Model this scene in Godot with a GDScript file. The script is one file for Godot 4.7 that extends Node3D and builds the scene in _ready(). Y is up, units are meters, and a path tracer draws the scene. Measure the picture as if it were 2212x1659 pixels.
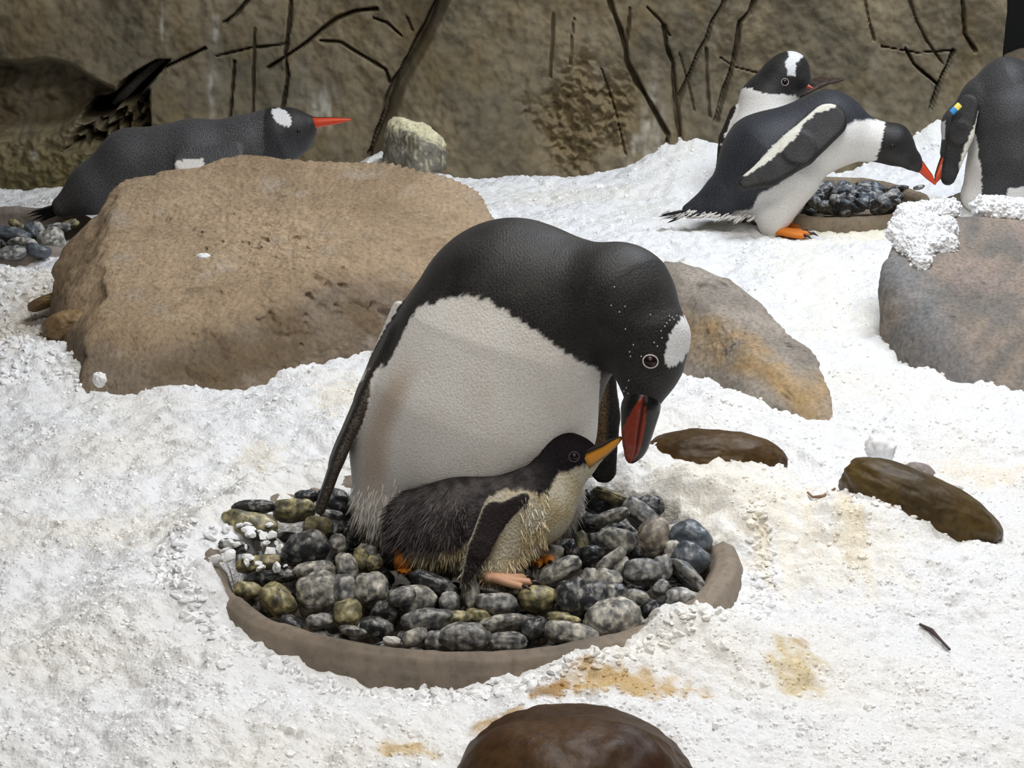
extends Node3D

# ---------------------------------------------------------------- measures
const F := 4920.0            # focal length in pixels of the 2212 x 1659 frame
const CAM := Vector3(0, 1.3, 0)
const PITCH := 17.0
var cp := cos(deg_to_rad(PITCH))
var sp := sin(deg_to_rad(PITCH))
var M := {}                  # materials
var names := {}
var rng := RandomNumberGenerator.new()
var nz_big := FastNoiseLite.new()
var nz_mid := FastNoiseLite.new()
var nz_fine := FastNoiseLite.new()
var nz_cell := FastNoiseLite.new()

func at(px: float, py: float, d: float) -> Vector3:
	var x := (px - 1106.0) / F * d
	var y := (829.5 - py) / F * d
	return CAM + Vector3(x, y * cp - d * sp, -y * sp - d * cp)

func ground(px: float, py: float, h := 0.0) -> Vector3:
	var a := at(px, py, 1.0) - CAM
	return CAM + a * ((h - CAM.y) / a.y)

func depth_of(p: Vector3) -> float:
	var q := p - CAM
	return -q.y * sp - q.z * cp

func on_z(px: float, py: float, z: float) -> Vector3:
	var a := at(px, py, 1.0) - CAM
	return CAM + a * (z / a.z)

func C(r: float, g: float, b: float) -> Color:      # an sRGB colour of 0..255 as linear values
	return Color(r / 255.0, g / 255.0, b / 255.0).srgb_to_linear()

func S(r: float, g: float, b: float) -> Color:
	return Color(r / 255.0, g / 255.0, b / 255.0)

# ---------------------------------------------------------------- naming
func numbered(called: String) -> String:
	if not names.has(called):
		names[called] = 0
		return called
	names[called] += 1
	return "%s_%03d" % [called, names[called]]

func tag(o: Node3D, label: String, category: String, group := "") -> void:
	o.set_meta("label", label)
	o.set_meta("category", category)
	if group: o.set_meta("group", group)

func obj(called: String, mesh: Mesh, mat: Material, parent: Node3D = null) -> MeshInstance3D:
	var o := MeshInstance3D.new()
	o.mesh = mesh
	o.material_override = mat
	if parent == null:
		o.name = numbered(called)
		add_child(o, true)
	else:
		o.name = called
		parent.add_child(o, true)
	return o

func base(called: String, where: Vector3) -> Node3D:
	var o := Node3D.new()
	o.name = numbered(called)
	add_child(o, true)
	o.position = where
	return o

# ---------------------------------------------------------------- mesh buffer
class Buf:
	var v := PackedVector3Array()
	var n := PackedVector3Array()
	var c := PackedColorArray()
	var i := PackedInt32Array()
	func commit(smooth := true, off := Vector3.ZERO) -> ArrayMesh:
		var m := ArrayMesh.new()
		if v.is_empty(): return m
		if smooth or n.size() != v.size():
			n.resize(v.size())
			n.fill(Vector3.ZERO)
			for k in range(0, i.size(), 3):
				var a := i[k]; var b := i[k + 1]; var d := i[k + 2]
				var f := (v[d] - v[a]).cross(v[b] - v[a])
				n[a] += f; n[b] += f; n[d] += f
			for k in n.size(): n[k] = n[k].normalized()
		var put := v
		if off != Vector3.ZERO:
			put = v.duplicate()
			for k in put.size(): put[k] -= off
		var ar := []
		ar.resize(Mesh.ARRAY_MAX)
		ar[Mesh.ARRAY_VERTEX] = put
		ar[Mesh.ARRAY_NORMAL] = n
		if c.size() == v.size(): ar[Mesh.ARRAY_COLOR] = c
		ar[Mesh.ARRAY_INDEX] = i
		m.add_surface_from_arrays(Mesh.PRIMITIVE_TRIANGLES, ar)
		return m
	# two surfaces: the dark feathers and the white ones
	func commit_split(off: Vector3, dark: Material, light: Material) -> ArrayMesh:
		var m := ArrayMesh.new()
		var put := v.duplicate()
		for k in put.size(): put[k] -= off
		var ia := PackedInt32Array()
		var ib := PackedInt32Array()
		for k in range(0, i.size(), 3):
			if c[i[k]].g + c[i[k + 1]].g + c[i[k + 2]].g < 0.6: ia.append_array(i.slice(k, k + 3))
			else: ib.append_array(i.slice(k, k + 3))
		for e in [[ia, dark], [ib, light]]:
			if e[0].is_empty(): continue
			var ar := []
			ar.resize(Mesh.ARRAY_MAX)
			ar[Mesh.ARRAY_VERTEX] = put
			ar[Mesh.ARRAY_NORMAL] = n
			ar[Mesh.ARRAY_COLOR] = c
			ar[Mesh.ARRAY_INDEX] = e[0]
			m.add_surface_from_arrays(Mesh.PRIMITIVE_TRIANGLES, ar)
			m.surface_set_material(m.get_surface_count() - 1, e[1])
		return m
	# rings of equal count joined into a closed skin
	func loft(rings: Array, cols: Array, caps := true) -> void:
		var k := v.size()
		var m: int = rings[0].size()
		for r in rings.size():
			var ring: PackedVector3Array = rings[r]
			v.append_array(ring)
			var cc = cols[r]
			if cc is Color:
				for j in m: c.append(cc)
			else:
				c.append_array(cc)
		for r in rings.size() - 1:
			for j in m:
				var a := k + r * m + j
				var b := k + r * m + (j + 1) % m
				i.append_array(PackedInt32Array([a, b, a + m, b, b + m, a + m]))
		if caps:
			for e in [0, rings.size() - 1]:
				var mid := Vector3.ZERO
				for p in rings[e]: mid += p
				v.append(mid / m)
				c.append(c[k + e * m])
				for j in m:
					var a: int = k + e * m + j
					var b: int = k + e * m + (j + 1) % m
					if e == 0: i.append_array(PackedInt32Array([a, v.size() - 1, b]))
					else: i.append_array(PackedInt32Array([a, b, v.size() - 1]))
	# a tapered tube along points; flat < 1 squeezes it along the axis "thin"
	func tube(pts: Array, radii: Array, cols: Array, seg := 10, thin := Vector3.ZERO, flat := 1.0) -> void:
		var rings := []
		var up := thin
		for r in pts.size():
			var d: Vector3 = (pts[mini(r + 1, pts.size() - 1)] - pts[maxi(r - 1, 0)]).normalized()
			if up == Vector3.ZERO: up = d.cross(Vector3(0.3, 0.5, 0.8))
			up = (up - d * up.dot(d)).normalized()
			var side := up.cross(d)
			var ring := PackedVector3Array()
			for j in seg:
				var t := TAU * j / seg
				ring.append(pts[r] + (side * cos(t) + up * sin(t) * flat) * radii[r])
			rings.append(ring)
		loft(rings, cols)
	func ball(at_: Vector3, x: Vector3, y: Vector3, z: Vector3, col: Color, seg := 14, rows := 9) -> void:
		var rings := []
		var cols := []
		for r in rows:
			var a := PI * (r + 0.02) / (rows - 0.96)
			var ring := PackedVector3Array()
			for j in seg:
				var t := TAU * j / seg
				ring.append(at_ + z * cos(a) + (x * cos(t) + y * sin(t)) * sin(a))
			rings.append(ring)
			cols.append(col)
		loft(rings, cols)

# ---------------------------------------------------------------- smooth blobs, meshed as surface nets
class Blob:
	var n := 0
	var a := PackedVector3Array()
	var ba := PackedVector3Array()
	var il := PackedFloat32Array()
	var ra := PackedFloat32Array()
	var rb := PackedFloat32Array()
	var kk := PackedFloat32Array()
	var hh := PackedFloat32Array()
	var nn := PackedVector3Array()
	var noise: FastNoiseLite
	var amp := 0.0
	func cone(p: Vector3, q: Vector3, r0: float, r1: float, k := 0.03) -> int:
		a.append(p); ba.append(q - p); il.append(1.0 / maxf((q - p).length_squared(), 1e-9))
		ra.append(r0); rb.append(r1); kk.append(k); hh.append(-1.0); nn.append(Vector3.ZERO)
		n += 1
		return n - 1
	func slab(p: Vector3, q: Vector3, nor: Vector3, r0: float, r1: float, h: float, k := 0.008) -> int:
		var d := (q - p).normalized()
		a.append(p); ba.append(q - p); il.append(1.0 / maxf((q - p).length_squared(), 1e-9))
		ra.append(r0); rb.append(r1); kk.append(k); hh.append(h); nn.append((nor - d * nor.dot(d)).normalized())
		n += 1
		return n - 1
	func one(p: Vector3, j: int) -> float:
		var pa := p - a[j]
		var t := clampf(pa.dot(ba[j]) * il[j], 0.0, 1.0)
		var r := ra[j] + (rb[j] - ra[j]) * t
		if hh[j] < 0.0:
			return (pa - ba[j] * t).length() - r
		var w := pa.dot(nn[j])
		var lat := (pa - ba[j] * t - nn[j] * w).length()
		return Vector2(maxf(lat - r + hh[j], 0.0), w).length() - hh[j]
	func dist(p: Vector3, list: PackedInt32Array) -> float:
		var d := 1e6
		for j in list:
			var e := one(p, j)
			var k := kk[j]
			var h := k - absf(d - e)
			d = minf(d, e)
			if h > 0.0: d -= h * h * 0.25 / k
		if amp > 0.0: d += noise.get_noise_3dv(p) * amp
		return d
	func mesh(cell: float, color: Callable) -> Buf:
		var lo := Vector3.ONE * 1e6
		var hi := -lo
		var all := PackedInt32Array(range(n))
		var kmax := 0.0
		for j in n:
			var r := Vector3.ONE * (maxf(ra[j], rb[j]) + cell * 3 + amp)
			lo = lo.min(a[j] - r).min(a[j] + ba[j] - r)
			hi = hi.max(a[j] + r).max(a[j] + ba[j] + r)
			kmax = maxf(kmax, kk[j])
		var nb := Vector3i(((hi - lo) / (cell * 4)).ceil())
		var sx := nb.x * 4 + 1
		var sy := nb.y * 4 + 1
		var sz := nb.z * 4 + 1
		var sxy := sx * sy
		var val := PackedFloat32Array()
		val.resize(sxy * sz)
		val.fill(9e9)
		var cellv := PackedInt32Array()
		cellv.resize(sxy * sz)
		cellv.fill(-1)
		var half := cell * 2.0 * 1.7321
		var out := Buf.new()
		var used := PackedInt32Array()
		var off := PackedInt32Array([0, 1, sx, sx + 1, sxy, sxy + 1, sxy + sx, sxy + sx + 1])
		var e0 := PackedInt32Array([0, 2, 4, 6, 0, 1, 4, 5, 0, 1, 2, 3])
		var e1 := PackedInt32Array([1, 3, 5, 7, 2, 3, 6, 7, 4, 5, 6, 7])
		var cor := PackedVector3Array()
		for q in 8: cor.append(Vector3(q & 1, (q >> 1) & 1, q >> 2))
		for bz in nb.z:
			for by in nb.y:
				for bx in nb.x:
					var mid := lo + Vector3(bx * 4 + 2, by * 4 + 2, bz * 4 + 2) * cell
					var d := dist(mid, all)
					if absf(d) > half + amp + kmax * 0.15: continue
					var list := PackedInt32Array()
					for j in n:
						if one(mid, j) < d + 2.0 * half + kk[j]: list.append(j)
					var first := bx * 4 + by * 4 * sx + bz * 4 * sxy
					for z in 5:
						for y in 5:
							for x in 5:
								var at_ := first + x + y * sx + z * sxy
								if val[at_] > 8e9:
									val[at_] = dist(lo + Vector3(bx * 4 + x, by * 4 + y, bz * 4 + z) * cell, list)
					for z in 4:
						for y in 4:
							for x in 4:
								var at_ := first + x + y * sx + z * sxy
								var neg := 0
								for q in 8:
									if val[at_ + off[q]] < 0.0: neg += 1
								if neg == 0 or neg == 8: continue
								var p := Vector3.ZERO
								var cnt := 0
								for e in 12:
									var u := val[at_ + off[e0[e]]]
									var w := val[at_ + off[e1[e]]]
									if (u < 0.0) != (w < 0.0):
										p += cor[e0[e]].lerp(cor[e1[e]], u / (u - w))
										cnt += 1
								p /= cnt
								var v0 := val[at_]; var v1 := val[at_ + 1]; var v2 := val[at_ + sx]; var v3 := val[at_ + sx + 1]
								var v4 := val[at_ + sxy]; var v5 := val[at_ + sxy + 1]; var v6 := val[at_ + sxy + sx]; var v7 := val[at_ + sxy + sx + 1]
								var g := Vector3(v1 + v3 + v5 + v7 - v0 - v2 - v4 - v6, v2 + v3 + v6 + v7 - v0 - v1 - v4 - v5, v4 + v5 + v6 + v7 - v0 - v1 - v2 - v3)
								cellv[at_] = out.v.size()
								used.append(at_)
								out.v.append(lo + (Vector3(bx * 4 + x, by * 4 + y, bz * 4 + z) + p) * cell)
								out.n.append(g.normalized())
		for at_ in used:
			var inside := val[at_] < 0.0
			if (val[at_ + 1] < 0.0) != inside: quad(out, cellv, at_, sx, sxy, inside)
			if (val[at_ + sx] < 0.0) != inside: quad(out, cellv, at_, sxy, 1, inside)
			if (val[at_ + sxy] < 0.0) != inside: quad(out, cellv, at_, 1, sx, inside)
		# ease the vertices towards their neighbours once, so that the grid does not show
		var sum := PackedVector3Array(); sum.resize(out.v.size())
		var num := PackedInt32Array(); num.resize(out.v.size())
		for k in range(0, out.i.size(), 3):
			for e in 3:
				var s := out.i[k + e]
				var t := out.i[k + (e + 1) % 3]
				sum[s] += out.v[t]; num[s] += 1
		for k in out.v.size():
			if num[k] > 0: out.v[k] = out.v[k].lerp(sum[k] / num[k], 0.5)
		out.c.resize(out.v.size())
		for k in out.v.size(): out.c[k] = color.call(out.v[k], out.n[k])
		return out
	func quad(out: Buf, cellv: PackedInt32Array, at_: int, s: int, t: int, inside: bool) -> void:
		if at_ - s - t < 0: return
		var a_ := cellv[at_]; var b_ := cellv[at_ - s]; var c_ := cellv[at_ - s - t]; var d_ := cellv[at_ - t]
		if a_ < 0 or b_ < 0 or c_ < 0 or d_ < 0: return
		if inside: out.i.append_array(PackedInt32Array([a_, c_, b_, a_, d_, c_]))
		else: out.i.append_array(PackedInt32Array([a_, b_, c_, a_, c_, d_]))

# ---------------------------------------------------------------- view-sized frames for shaping a thing where it stands
class Frame:
	var s: Node3D
	var d0 := 1.0
	var u0 := 1.0
	var ease := 1.0
	func _init(scene, depth: float, usual_w := 0.0) -> void:
		s = scene; d0 = depth; u0 = depth / 4920.0; ease = 4920.0 / (4920.0 + usual_w)
	func p(px: float, py: float, w := 0.0) -> Vector3: return s.at(px, py, d0 + w * u0)
	func r(px: float, w := 0.0) -> float: return px * (d0 + w * u0) / 4920.0
	func dir(x: float, y: float, w: float) -> Vector3:      # x right, y down, w away
		return Vector3(x, -y * s.cp - w * s.sp, y * s.sp - w * s.cp).normalized()
	# the place of a point in the frame's own axes, in its units: (right, down, away)
	func loc(q: Vector3) -> Vector3:
		var o: Vector3 = q - s.CAM
		var d: float = -o.y * s.sp - o.z * s.cp
		return Vector3(1106.0 + o.x / u0 * ease, 829.5 - (o.y * s.cp - o.z * s.sp) / u0 * ease, (d - d0) / u0)

# ---------------------------------------------------------------- the scene
func _ready() -> void:
	rng.seed = 11
	# camera: a long lens looking down into the enclosure
	var cam := Camera3D.new()
	cam.name = "camera"
	cam.fov = rad_to_deg(2.0 * atan(829.5 / F))
	cam.near = 0.1
	cam.far = 60.0
	cam.position = CAM
	cam.rotation_degrees = Vector3(-PITCH, 0, 0)
	add_child(cam)
	cam.current = true
	# air: the room is closed, so the sky behind it gives no light
	var env := Environment.new()
	env.background_mode = Environment.BG_COLOR
	env.background_color = Color(0.02, 0.02, 0.022)
	env.tonemap_mode = Environment.TONE_MAPPER_LINEAR
	env.tonemap_exposure = 0.82
	env.sdfgi_enabled = true
	env.ssao_enabled = true
	env.ssil_enabled = true
	var we := WorldEnvironment.new()
	we.name = "world_environment"
	we.environment = env
	add_child(we)
	# light: panels in the ceiling of the enclosure
	ceiling_panel(Vector3(1.5, 2.94, -5.3), Vector2(1.6, 1.0), Color(0.93, 0.96, 1.0), 11.5, "cool white ceiling light panel above the bowing pair of penguins")
	ceiling_panel(Vector3(0.4, 2.94, -3.4), Vector2(1.2, 0.8), Color(1.0, 0.99, 0.975), 5.4, "white ceiling light panel above the pebble nest with the chick")
	ceiling_panel(Vector3(0.5, 2.94, -1.4), Vector2(1.6, 1.0), Color(1.0, 0.98, 0.95), 4.6, "warm white ceiling light panel nearest the viewing side")
	materials()
	setting()
	snow()
	rocks()
	nests()
	adult_on_nest()
	chick()
	bowing_penguin()
	standing_penguin()
	edge_penguin()
	lying_penguin()
	small_things()

func ceiling_panel(where: Vector3, size: Vector2, col: Color, energy: float, label: String) -> void:
	var t := base("ceiling_light", where)
	tag(t, label, "ceiling light")
	var bm := BoxMesh.new()
	bm.size = Vector3(size.x, 0.02, size.y)
	var gm := StandardMaterial3D.new()
	gm.albedo_color = Color(0.9, 0.9, 0.9)
	gm.emission_enabled = true
	gm.emission = col
	gm.emission_energy_multiplier = 1.5
	obj("diffuser", bm, gm, t)
	var fr := Buf.new()
	for e in [[Vector3(-size.x / 2 - 0.02, 0, 0), Vector3(0.02, 0.03, size.y / 2 + 0.04)], [Vector3(size.x / 2 + 0.02, 0, 0), Vector3(0.02, 0.03, size.y / 2 + 0.04)], [Vector3(0, 0, -size.y / 2 - 0.02), Vector3(size.x / 2, 0.03, 0.02)], [Vector3(0, 0, size.y / 2 + 0.02), Vector3(size.x / 2, 0.03, 0.02)]]:
		slab_box(fr, e[0], e[1])
	var fm := StandardMaterial3D.new()
	fm.albedo_color = Color(0.7, 0.7, 0.7)
	obj("frame", fr.commit(), fm, t)
	var l := AreaLight3D.new()
	l.name = "lamp"
	l.area_size = size
	l.light_color = col
	l.light_energy = energy
	l.area_range = 12.0
	l.shadow_enabled = true
	l.position = Vector3(0, -0.015, 0)
	l.rotation_degrees = Vector3(-90, 0, 0)
	t.add_child(l)

func slab_box(b: Buf, mid: Vector3, h: Vector3, col := Color.WHITE) -> void:
	for ax in 3:
		for sg in [-1.0, 1.0]:
			var n := Vector3.ZERO; n[ax] = sg
			var u := Vector3.ZERO; u[(ax + 1) % 3] = 1.0
			var w := Vector3.ZERO; w[(ax + 2) % 3] = 1.0
			var k := b.v.size()
			for q in [[-1, -1], [1, -1], [1, 1], [-1, 1]]:
				b.v.append(mid + (n + u * q[0] + w * q[1]) * h)
				b.c.append(col)
			if sg > 0: b.i.append_array(PackedInt32Array([k, k + 2, k + 1, k, k + 3, k + 2]))
			else: b.i.append_array(PackedInt32Array([k, k + 1, k + 2, k, k + 2, k + 3]))

# ---------------------------------------------------------------- materials
func noise_tex(kind: int, freq: float, oct: int, ramp: Array, size := 512, seed_ := 1, warp := 0.0) -> NoiseTexture2D:
	var n := FastNoiseLite.new()
	n.noise_type = kind as FastNoiseLite.NoiseType
	n.frequency = freq
	n.fractal_octaves = oct
	n.seed = seed_
	if warp > 0.0:
		n.domain_warp_enabled = true
		n.domain_warp_amplitude = warp
		n.domain_warp_frequency = freq * 1.5
		n.fractal_gain = 0.52
	if kind == FastNoiseLite.TYPE_CELLULAR:
		n.cellular_return_type = FastNoiseLite.RETURN_DISTANCE
		n.fractal_type = FastNoiseLite.FRACTAL_NONE if oct < 2 else FastNoiseLite.FRACTAL_FBM
	var t := NoiseTexture2D.new()
	t.width = size
	t.height = size
	t.seamless = true
	t.noise = n
	if ramp.size() > 0:
		var g := Gradient.new()
		var offs := PackedFloat32Array()
		var cols := PackedColorArray()
		for r in ramp:
			offs.append(r[0]); cols.append(r[1])
		g.offsets = offs
		g.colors = cols
		t.color_ramp = g
	return t

func stone_mat(called: String, tex: Texture2D, scale: float, rough: float, bump: Texture2D, relief: float, world := true, sp_ := 0.5) -> StandardMaterial3D:
	var m := StandardMaterial3D.new()
	m.resource_name = called
	m.vertex_color_use_as_albedo = true
	m.albedo_texture = tex
	m.roughness = rough
	m.metallic_specular = sp_
	m.uv1_triplanar = true
	m.uv1_world_triplanar = world
	m.uv1_scale = Vector3.ONE * scale
	if bump:
		m.heightmap_enabled = true
		m.heightmap_texture = bump
		m.heightmap_scale = relief
	M[called] = m
	return m

func G(x: float) -> Color: return Color(x, x, x)

func materials() -> void:
	nz_big.seed = 3; nz_big.frequency = 1.0; nz_big.fractal_octaves = 4
	nz_mid.seed = 7; nz_mid.frequency = 1.0; nz_mid.fractal_octaves = 3
	nz_fine.seed = 9; nz_fine.frequency = 1.0; nz_fine.fractal_octaves = 2
	nz_cell.seed = 5; nz_cell.frequency = 1.0; nz_cell.noise_type = FastNoiseLite.TYPE_CELLULAR
	nz_cell.cellular_return_type = FastNoiseLite.RETURN_DISTANCE; nz_cell.fractal_type = FastNoiseLite.FRACTAL_NONE
	var sx := FastNoiseLite.TYPE_SIMPLEX_SMOOTH
	var ce := FastNoiseLite.TYPE_CELLULAR
	var grain := noise_tex(sx, 0.02, 5, [], 512, 4)
	var lumps := noise_tex(ce, 0.035, 2, [], 512, 5)
	# rough stone: mottled grain multiplied on the vertex colour
	var mott := noise_tex(sx, 0.012, 6, [[0.0, G(0.66)], [0.35, G(0.87)], [0.6, G(0.97)], [1.0, G(1.0)]], 1024, 21)
	stone_mat("rock", mott, 6.5, 0.85, grain, 0.3)
	stone_mat("wall", noise_tex(sx, 0.010, 7, [[0.0, G(0.66)], [0.35, G(0.84)], [0.6, G(0.95)], [1.0, G(1.0)]], 1024, 23, 20.0), 2.0, 0.8, grain, 0.35)
	stone_mat("wet_rock", mott, 5.0, 0.5, grain, 0.1, true, 0.35)
	stone_mat("ring", noise_tex(sx, 0.02, 6, [[0.0, G(0.72)], [0.4, G(0.92)], [1.0, G(1.0)]], 512, 22), 5.0, 0.75, grain, 0.12)
	# pebbles: dark slate with pale scuffs, olive stains or a white crust
	var pb := noise_tex(ce, 0.05, 1, [], 256, 33)
	stone_mat("pebble_dark", noise_tex(sx, 0.012, 7, [[0.0, S(36, 38, 42)], [0.48, S(45, 47, 52)], [0.6, S(72, 75, 77)], [0.72, S(141, 140, 134)], [1.0, S(224, 219, 208)]], 512, 31, 28.0), 8.5, 0.34, grain, 0.08)
	stone_mat("pebble_grey", noise_tex(sx, 0.013, 7, [[0.0, S(67, 69, 74)], [0.36, S(85, 87, 91)], [0.5, S(120, 121, 121)], [0.66, S(177, 174, 167)], [1.0, S(240, 240, 238)]], 512, 32, 28.0), 8.5, 0.42, grain, 0.1)
	stone_mat("pebble_pale", noise_tex(sx, 0.014, 7, [[0.0, S(73, 73, 74)], [0.32, S(93, 93, 93)], [0.47, S(145, 144, 139)], [0.62, S(200, 196, 183)], [0.8, S(240, 233, 218)], [1.0, S(240, 240, 240)]], 512, 33, 28.0), 8.5, 0.5, grain, 0.12)
	stone_mat("pebble_olive", noise_tex(sx, 0.012, 7, [[0.0, S(64, 64, 57)], [0.35, S(85, 84, 72)], [0.52, S(129, 123, 92)], [0.68, S(180, 168, 120)], [1.0, S(239, 230, 196)]], 512, 34, 28.0), 8.5, 0.42, grain, 0.1)
	stone_mat("pebble_blue", noise_tex(sx, 0.01, 7, [[0.0, S(47, 52, 57)], [0.5, S(79, 87, 95)], [0.72, S(109, 116, 122)], [1.0, S(192, 194, 196)]], 512, 35, 28.0), 8.5, 0.34, grain, 0.06)
	stone_mat("pebble_brown", noise_tex(sx, 0.013, 7, [[0.0, S(79, 74, 68)], [0.35, S(104, 98, 91)], [0.5, S(146, 137, 124)], [0.7, S(194, 183, 166)], [1.0, S(240, 236, 218)]], 512, 36, 28.0), 8.5, 0.55, grain, 0.1)
	stone_mat("pebble_white", noise_tex(sx, 0.016, 3, [[0.0, S(206, 204, 198)], [1.0, S(240, 238, 232)]], 256, 37), 8.0, 0.5, grain, 0.05)
	# plumage
	var barb := noise_tex(sx, 0.03, 3, [], 512, 41)
	var m := stone_mat("plumage", noise_tex(sx, 0.03, 4, [[0.0, G(0.8)], [0.5, G(0.95)], [1.0, G(1.0)]], 512, 42), 13.0, 0.6, barb, 0.10, false, 0.35)
	m.rim_enabled = true
	m.rim = 0.12
	m.rim_tint = 0.6
	m = stone_mat("sheen_plumage", noise_tex(sx, 0.03, 4, [[0.0, G(0.34)], [0.4, G(0.58)], [0.56, G(0.9)], [1.0, G(1.0)]], 512, 44, 12.0), 15.0, 0.55, barb, 0.08, false, 0.4)
	m.rim_enabled = true
	m.rim = 0.12
	m.rim_tint = 0.6
	m = stone_mat("down", noise_tex(sx, 0.03, 4, [[0.0, G(0.7)], [0.5, G(0.94)], [1.0, G(1.0)]], 512, 43), 12.0, 0.9, barb, 0.25, false, 0.15)
	# horn, skin and eyes take only their vertex colours
	for e in [["horn", 0.3, 0.5], ["skin", 0.5, 0.4], ["eye", 0.3, 0.4], ["matt", 0.8, 0.3], ["hair", 0.8, 0.2]]:
		var h := StandardMaterial3D.new()
		h.resource_name = e[0]
		h.vertex_color_use_as_albedo = true
		h.roughness = e[1]
		h.metallic_specular = e[2]
		M[e[0]] = h
	# snow
	m = stone_mat("snow", noise_tex(sx, 0.03, 4, [[0.0, G(0.93)], [0.5, G(0.985)], [1.0, G(1.0)]], 512, 51), 8.0, 0.55, lumps, 0.24, true, 0.35)
	var s := StandardMaterial3D.new()
	s.resource_name = "snow_grain"
	s.vertex_color_use_as_albedo = true
	s.roughness = 0.6
	s.metallic_specular = 0.3
	M.snow_grain = s
	var cg := StandardMaterial3D.new()
	cg.resource_name = "cap_grain"
	cg.albedo_color = Color(0.86, 0.865, 0.875).linear_to_srgb()
	cg.roughness = 0.6
	M.cap_grain = cg
	var pl := StandardMaterial3D.new()
	pl.resource_name = "plain_wall"
	pl.albedo_color = S(112, 108, 102)
	pl.roughness = 0.9
	M.plain = pl
	var dk := StandardMaterial3D.new()
	dk.resource_name = "dark_wall"
	dk.albedo_color = S(30, 29, 27)
	dk.roughness = 0.95
	M.dark = dk

# ---------------------------------------------------------------- the setting
func proj(p: Vector3) -> Vector2:
	var q := p - CAM
	var d := -q.y * sp - q.z * cp
	return Vector2(1106.0 + q.x * F / d, 829.5 - (q.y * cp - q.z * sp) * F / d)

func line_at(pts: Array, x: float) -> float:          # piecewise straight curve through [x, y] pairs
	if x <= pts[0][0]: return pts[0][1]
	for k in range(1, pts.size()):
		if x <= pts[k][0]:
			return lerpf(pts[k - 1][1], pts[k][1], (x - pts[k - 1][0]) / maxf(pts[k][0] - pts[k - 1][0], 1e-6))
	return pts[-1][1]

func grid_mesh(v: PackedVector3Array, c: PackedColorArray, nx: int, ny: int, flip := false) -> ArrayMesh:
	var b := Buf.new()
	b.v = v
	b.c = c
	var idx := PackedInt32Array()
	idx.resize((nx - 1) * (ny - 1) * 6)
	var k := 0
	for j in ny - 1:
		for i in nx - 1:
			var a := j * nx + i
			var d := a + nx
			if flip:
				idx[k] = a; idx[k + 1] = d; idx[k + 2] = a + 1
				idx[k + 3] = a + 1; idx[k + 4] = d; idx[k + 5] = d + 1
			else:
				idx[k] = a; idx[k + 1] = a + 1; idx[k + 2] = d
				idx[k + 3] = a + 1; idx[k + 4] = d + 1; idx[k + 5] = d
			k += 6
	b.i = idx
	b.n.resize(v.size())
	for j in ny:
		for i in nx:
			var a := v[j * nx + mini(i + 1, nx - 1)] - v[j * nx + maxi(i - 1, 0)]
			var d := v[mini(j + 1, ny - 1) * nx + i] - v[maxi(j - 1, 0) * nx + i]
			b.n[j * nx + i] = (d.cross(a) if not flip else a.cross(d)).normalized()
	return b.commit(false)

const WZ := -6.25
var wall_depth := PackedFloat32Array()

func setting() -> void:
	room_box("floor", Vector3(0, -0.35, -3.0), Vector3(3.5, 0.12, 5.0), "solid base under the snow of the enclosure floor")
	room_box("ceiling", Vector3(0, 3.06, -3.0), Vector3(3.5, 0.06, 5.0), "plain ceiling high over the enclosure")
	room_box("wall_left", Vector3(-3.4, 1.4, -3.0), Vector3(0.1, 1.75, 5.0), "plain side wall of the enclosure on the left")
	room_box("wall_right", Vector3(3.4, 1.4, -3.0), Vector3(0.1, 1.75, 5.0), "plain side wall of the enclosure on the right")
	room_box("wall_front", Vector3(0, 1.4, 1.9), Vector3(3.5, 1.75, 0.1), "wall on the viewing side behind the camera")
	room_box("wall_rear", Vector3(0, 1.4, -7.9), Vector3(3.5, 1.75, 0.1), "dark outer wall behind the rock face")
	rock_wall()

func room_box(called: String, mid: Vector3, half: Vector3, label: String) -> void:
	var b := Buf.new()
	slab_box(b, mid, half)
	var o := obj(called, b.commit(), M.dark if called in ["wall_rear", "wall_right"] else M.plain)
	o.set_meta("kind", "structure")
	o.set_meta("label", label)

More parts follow.
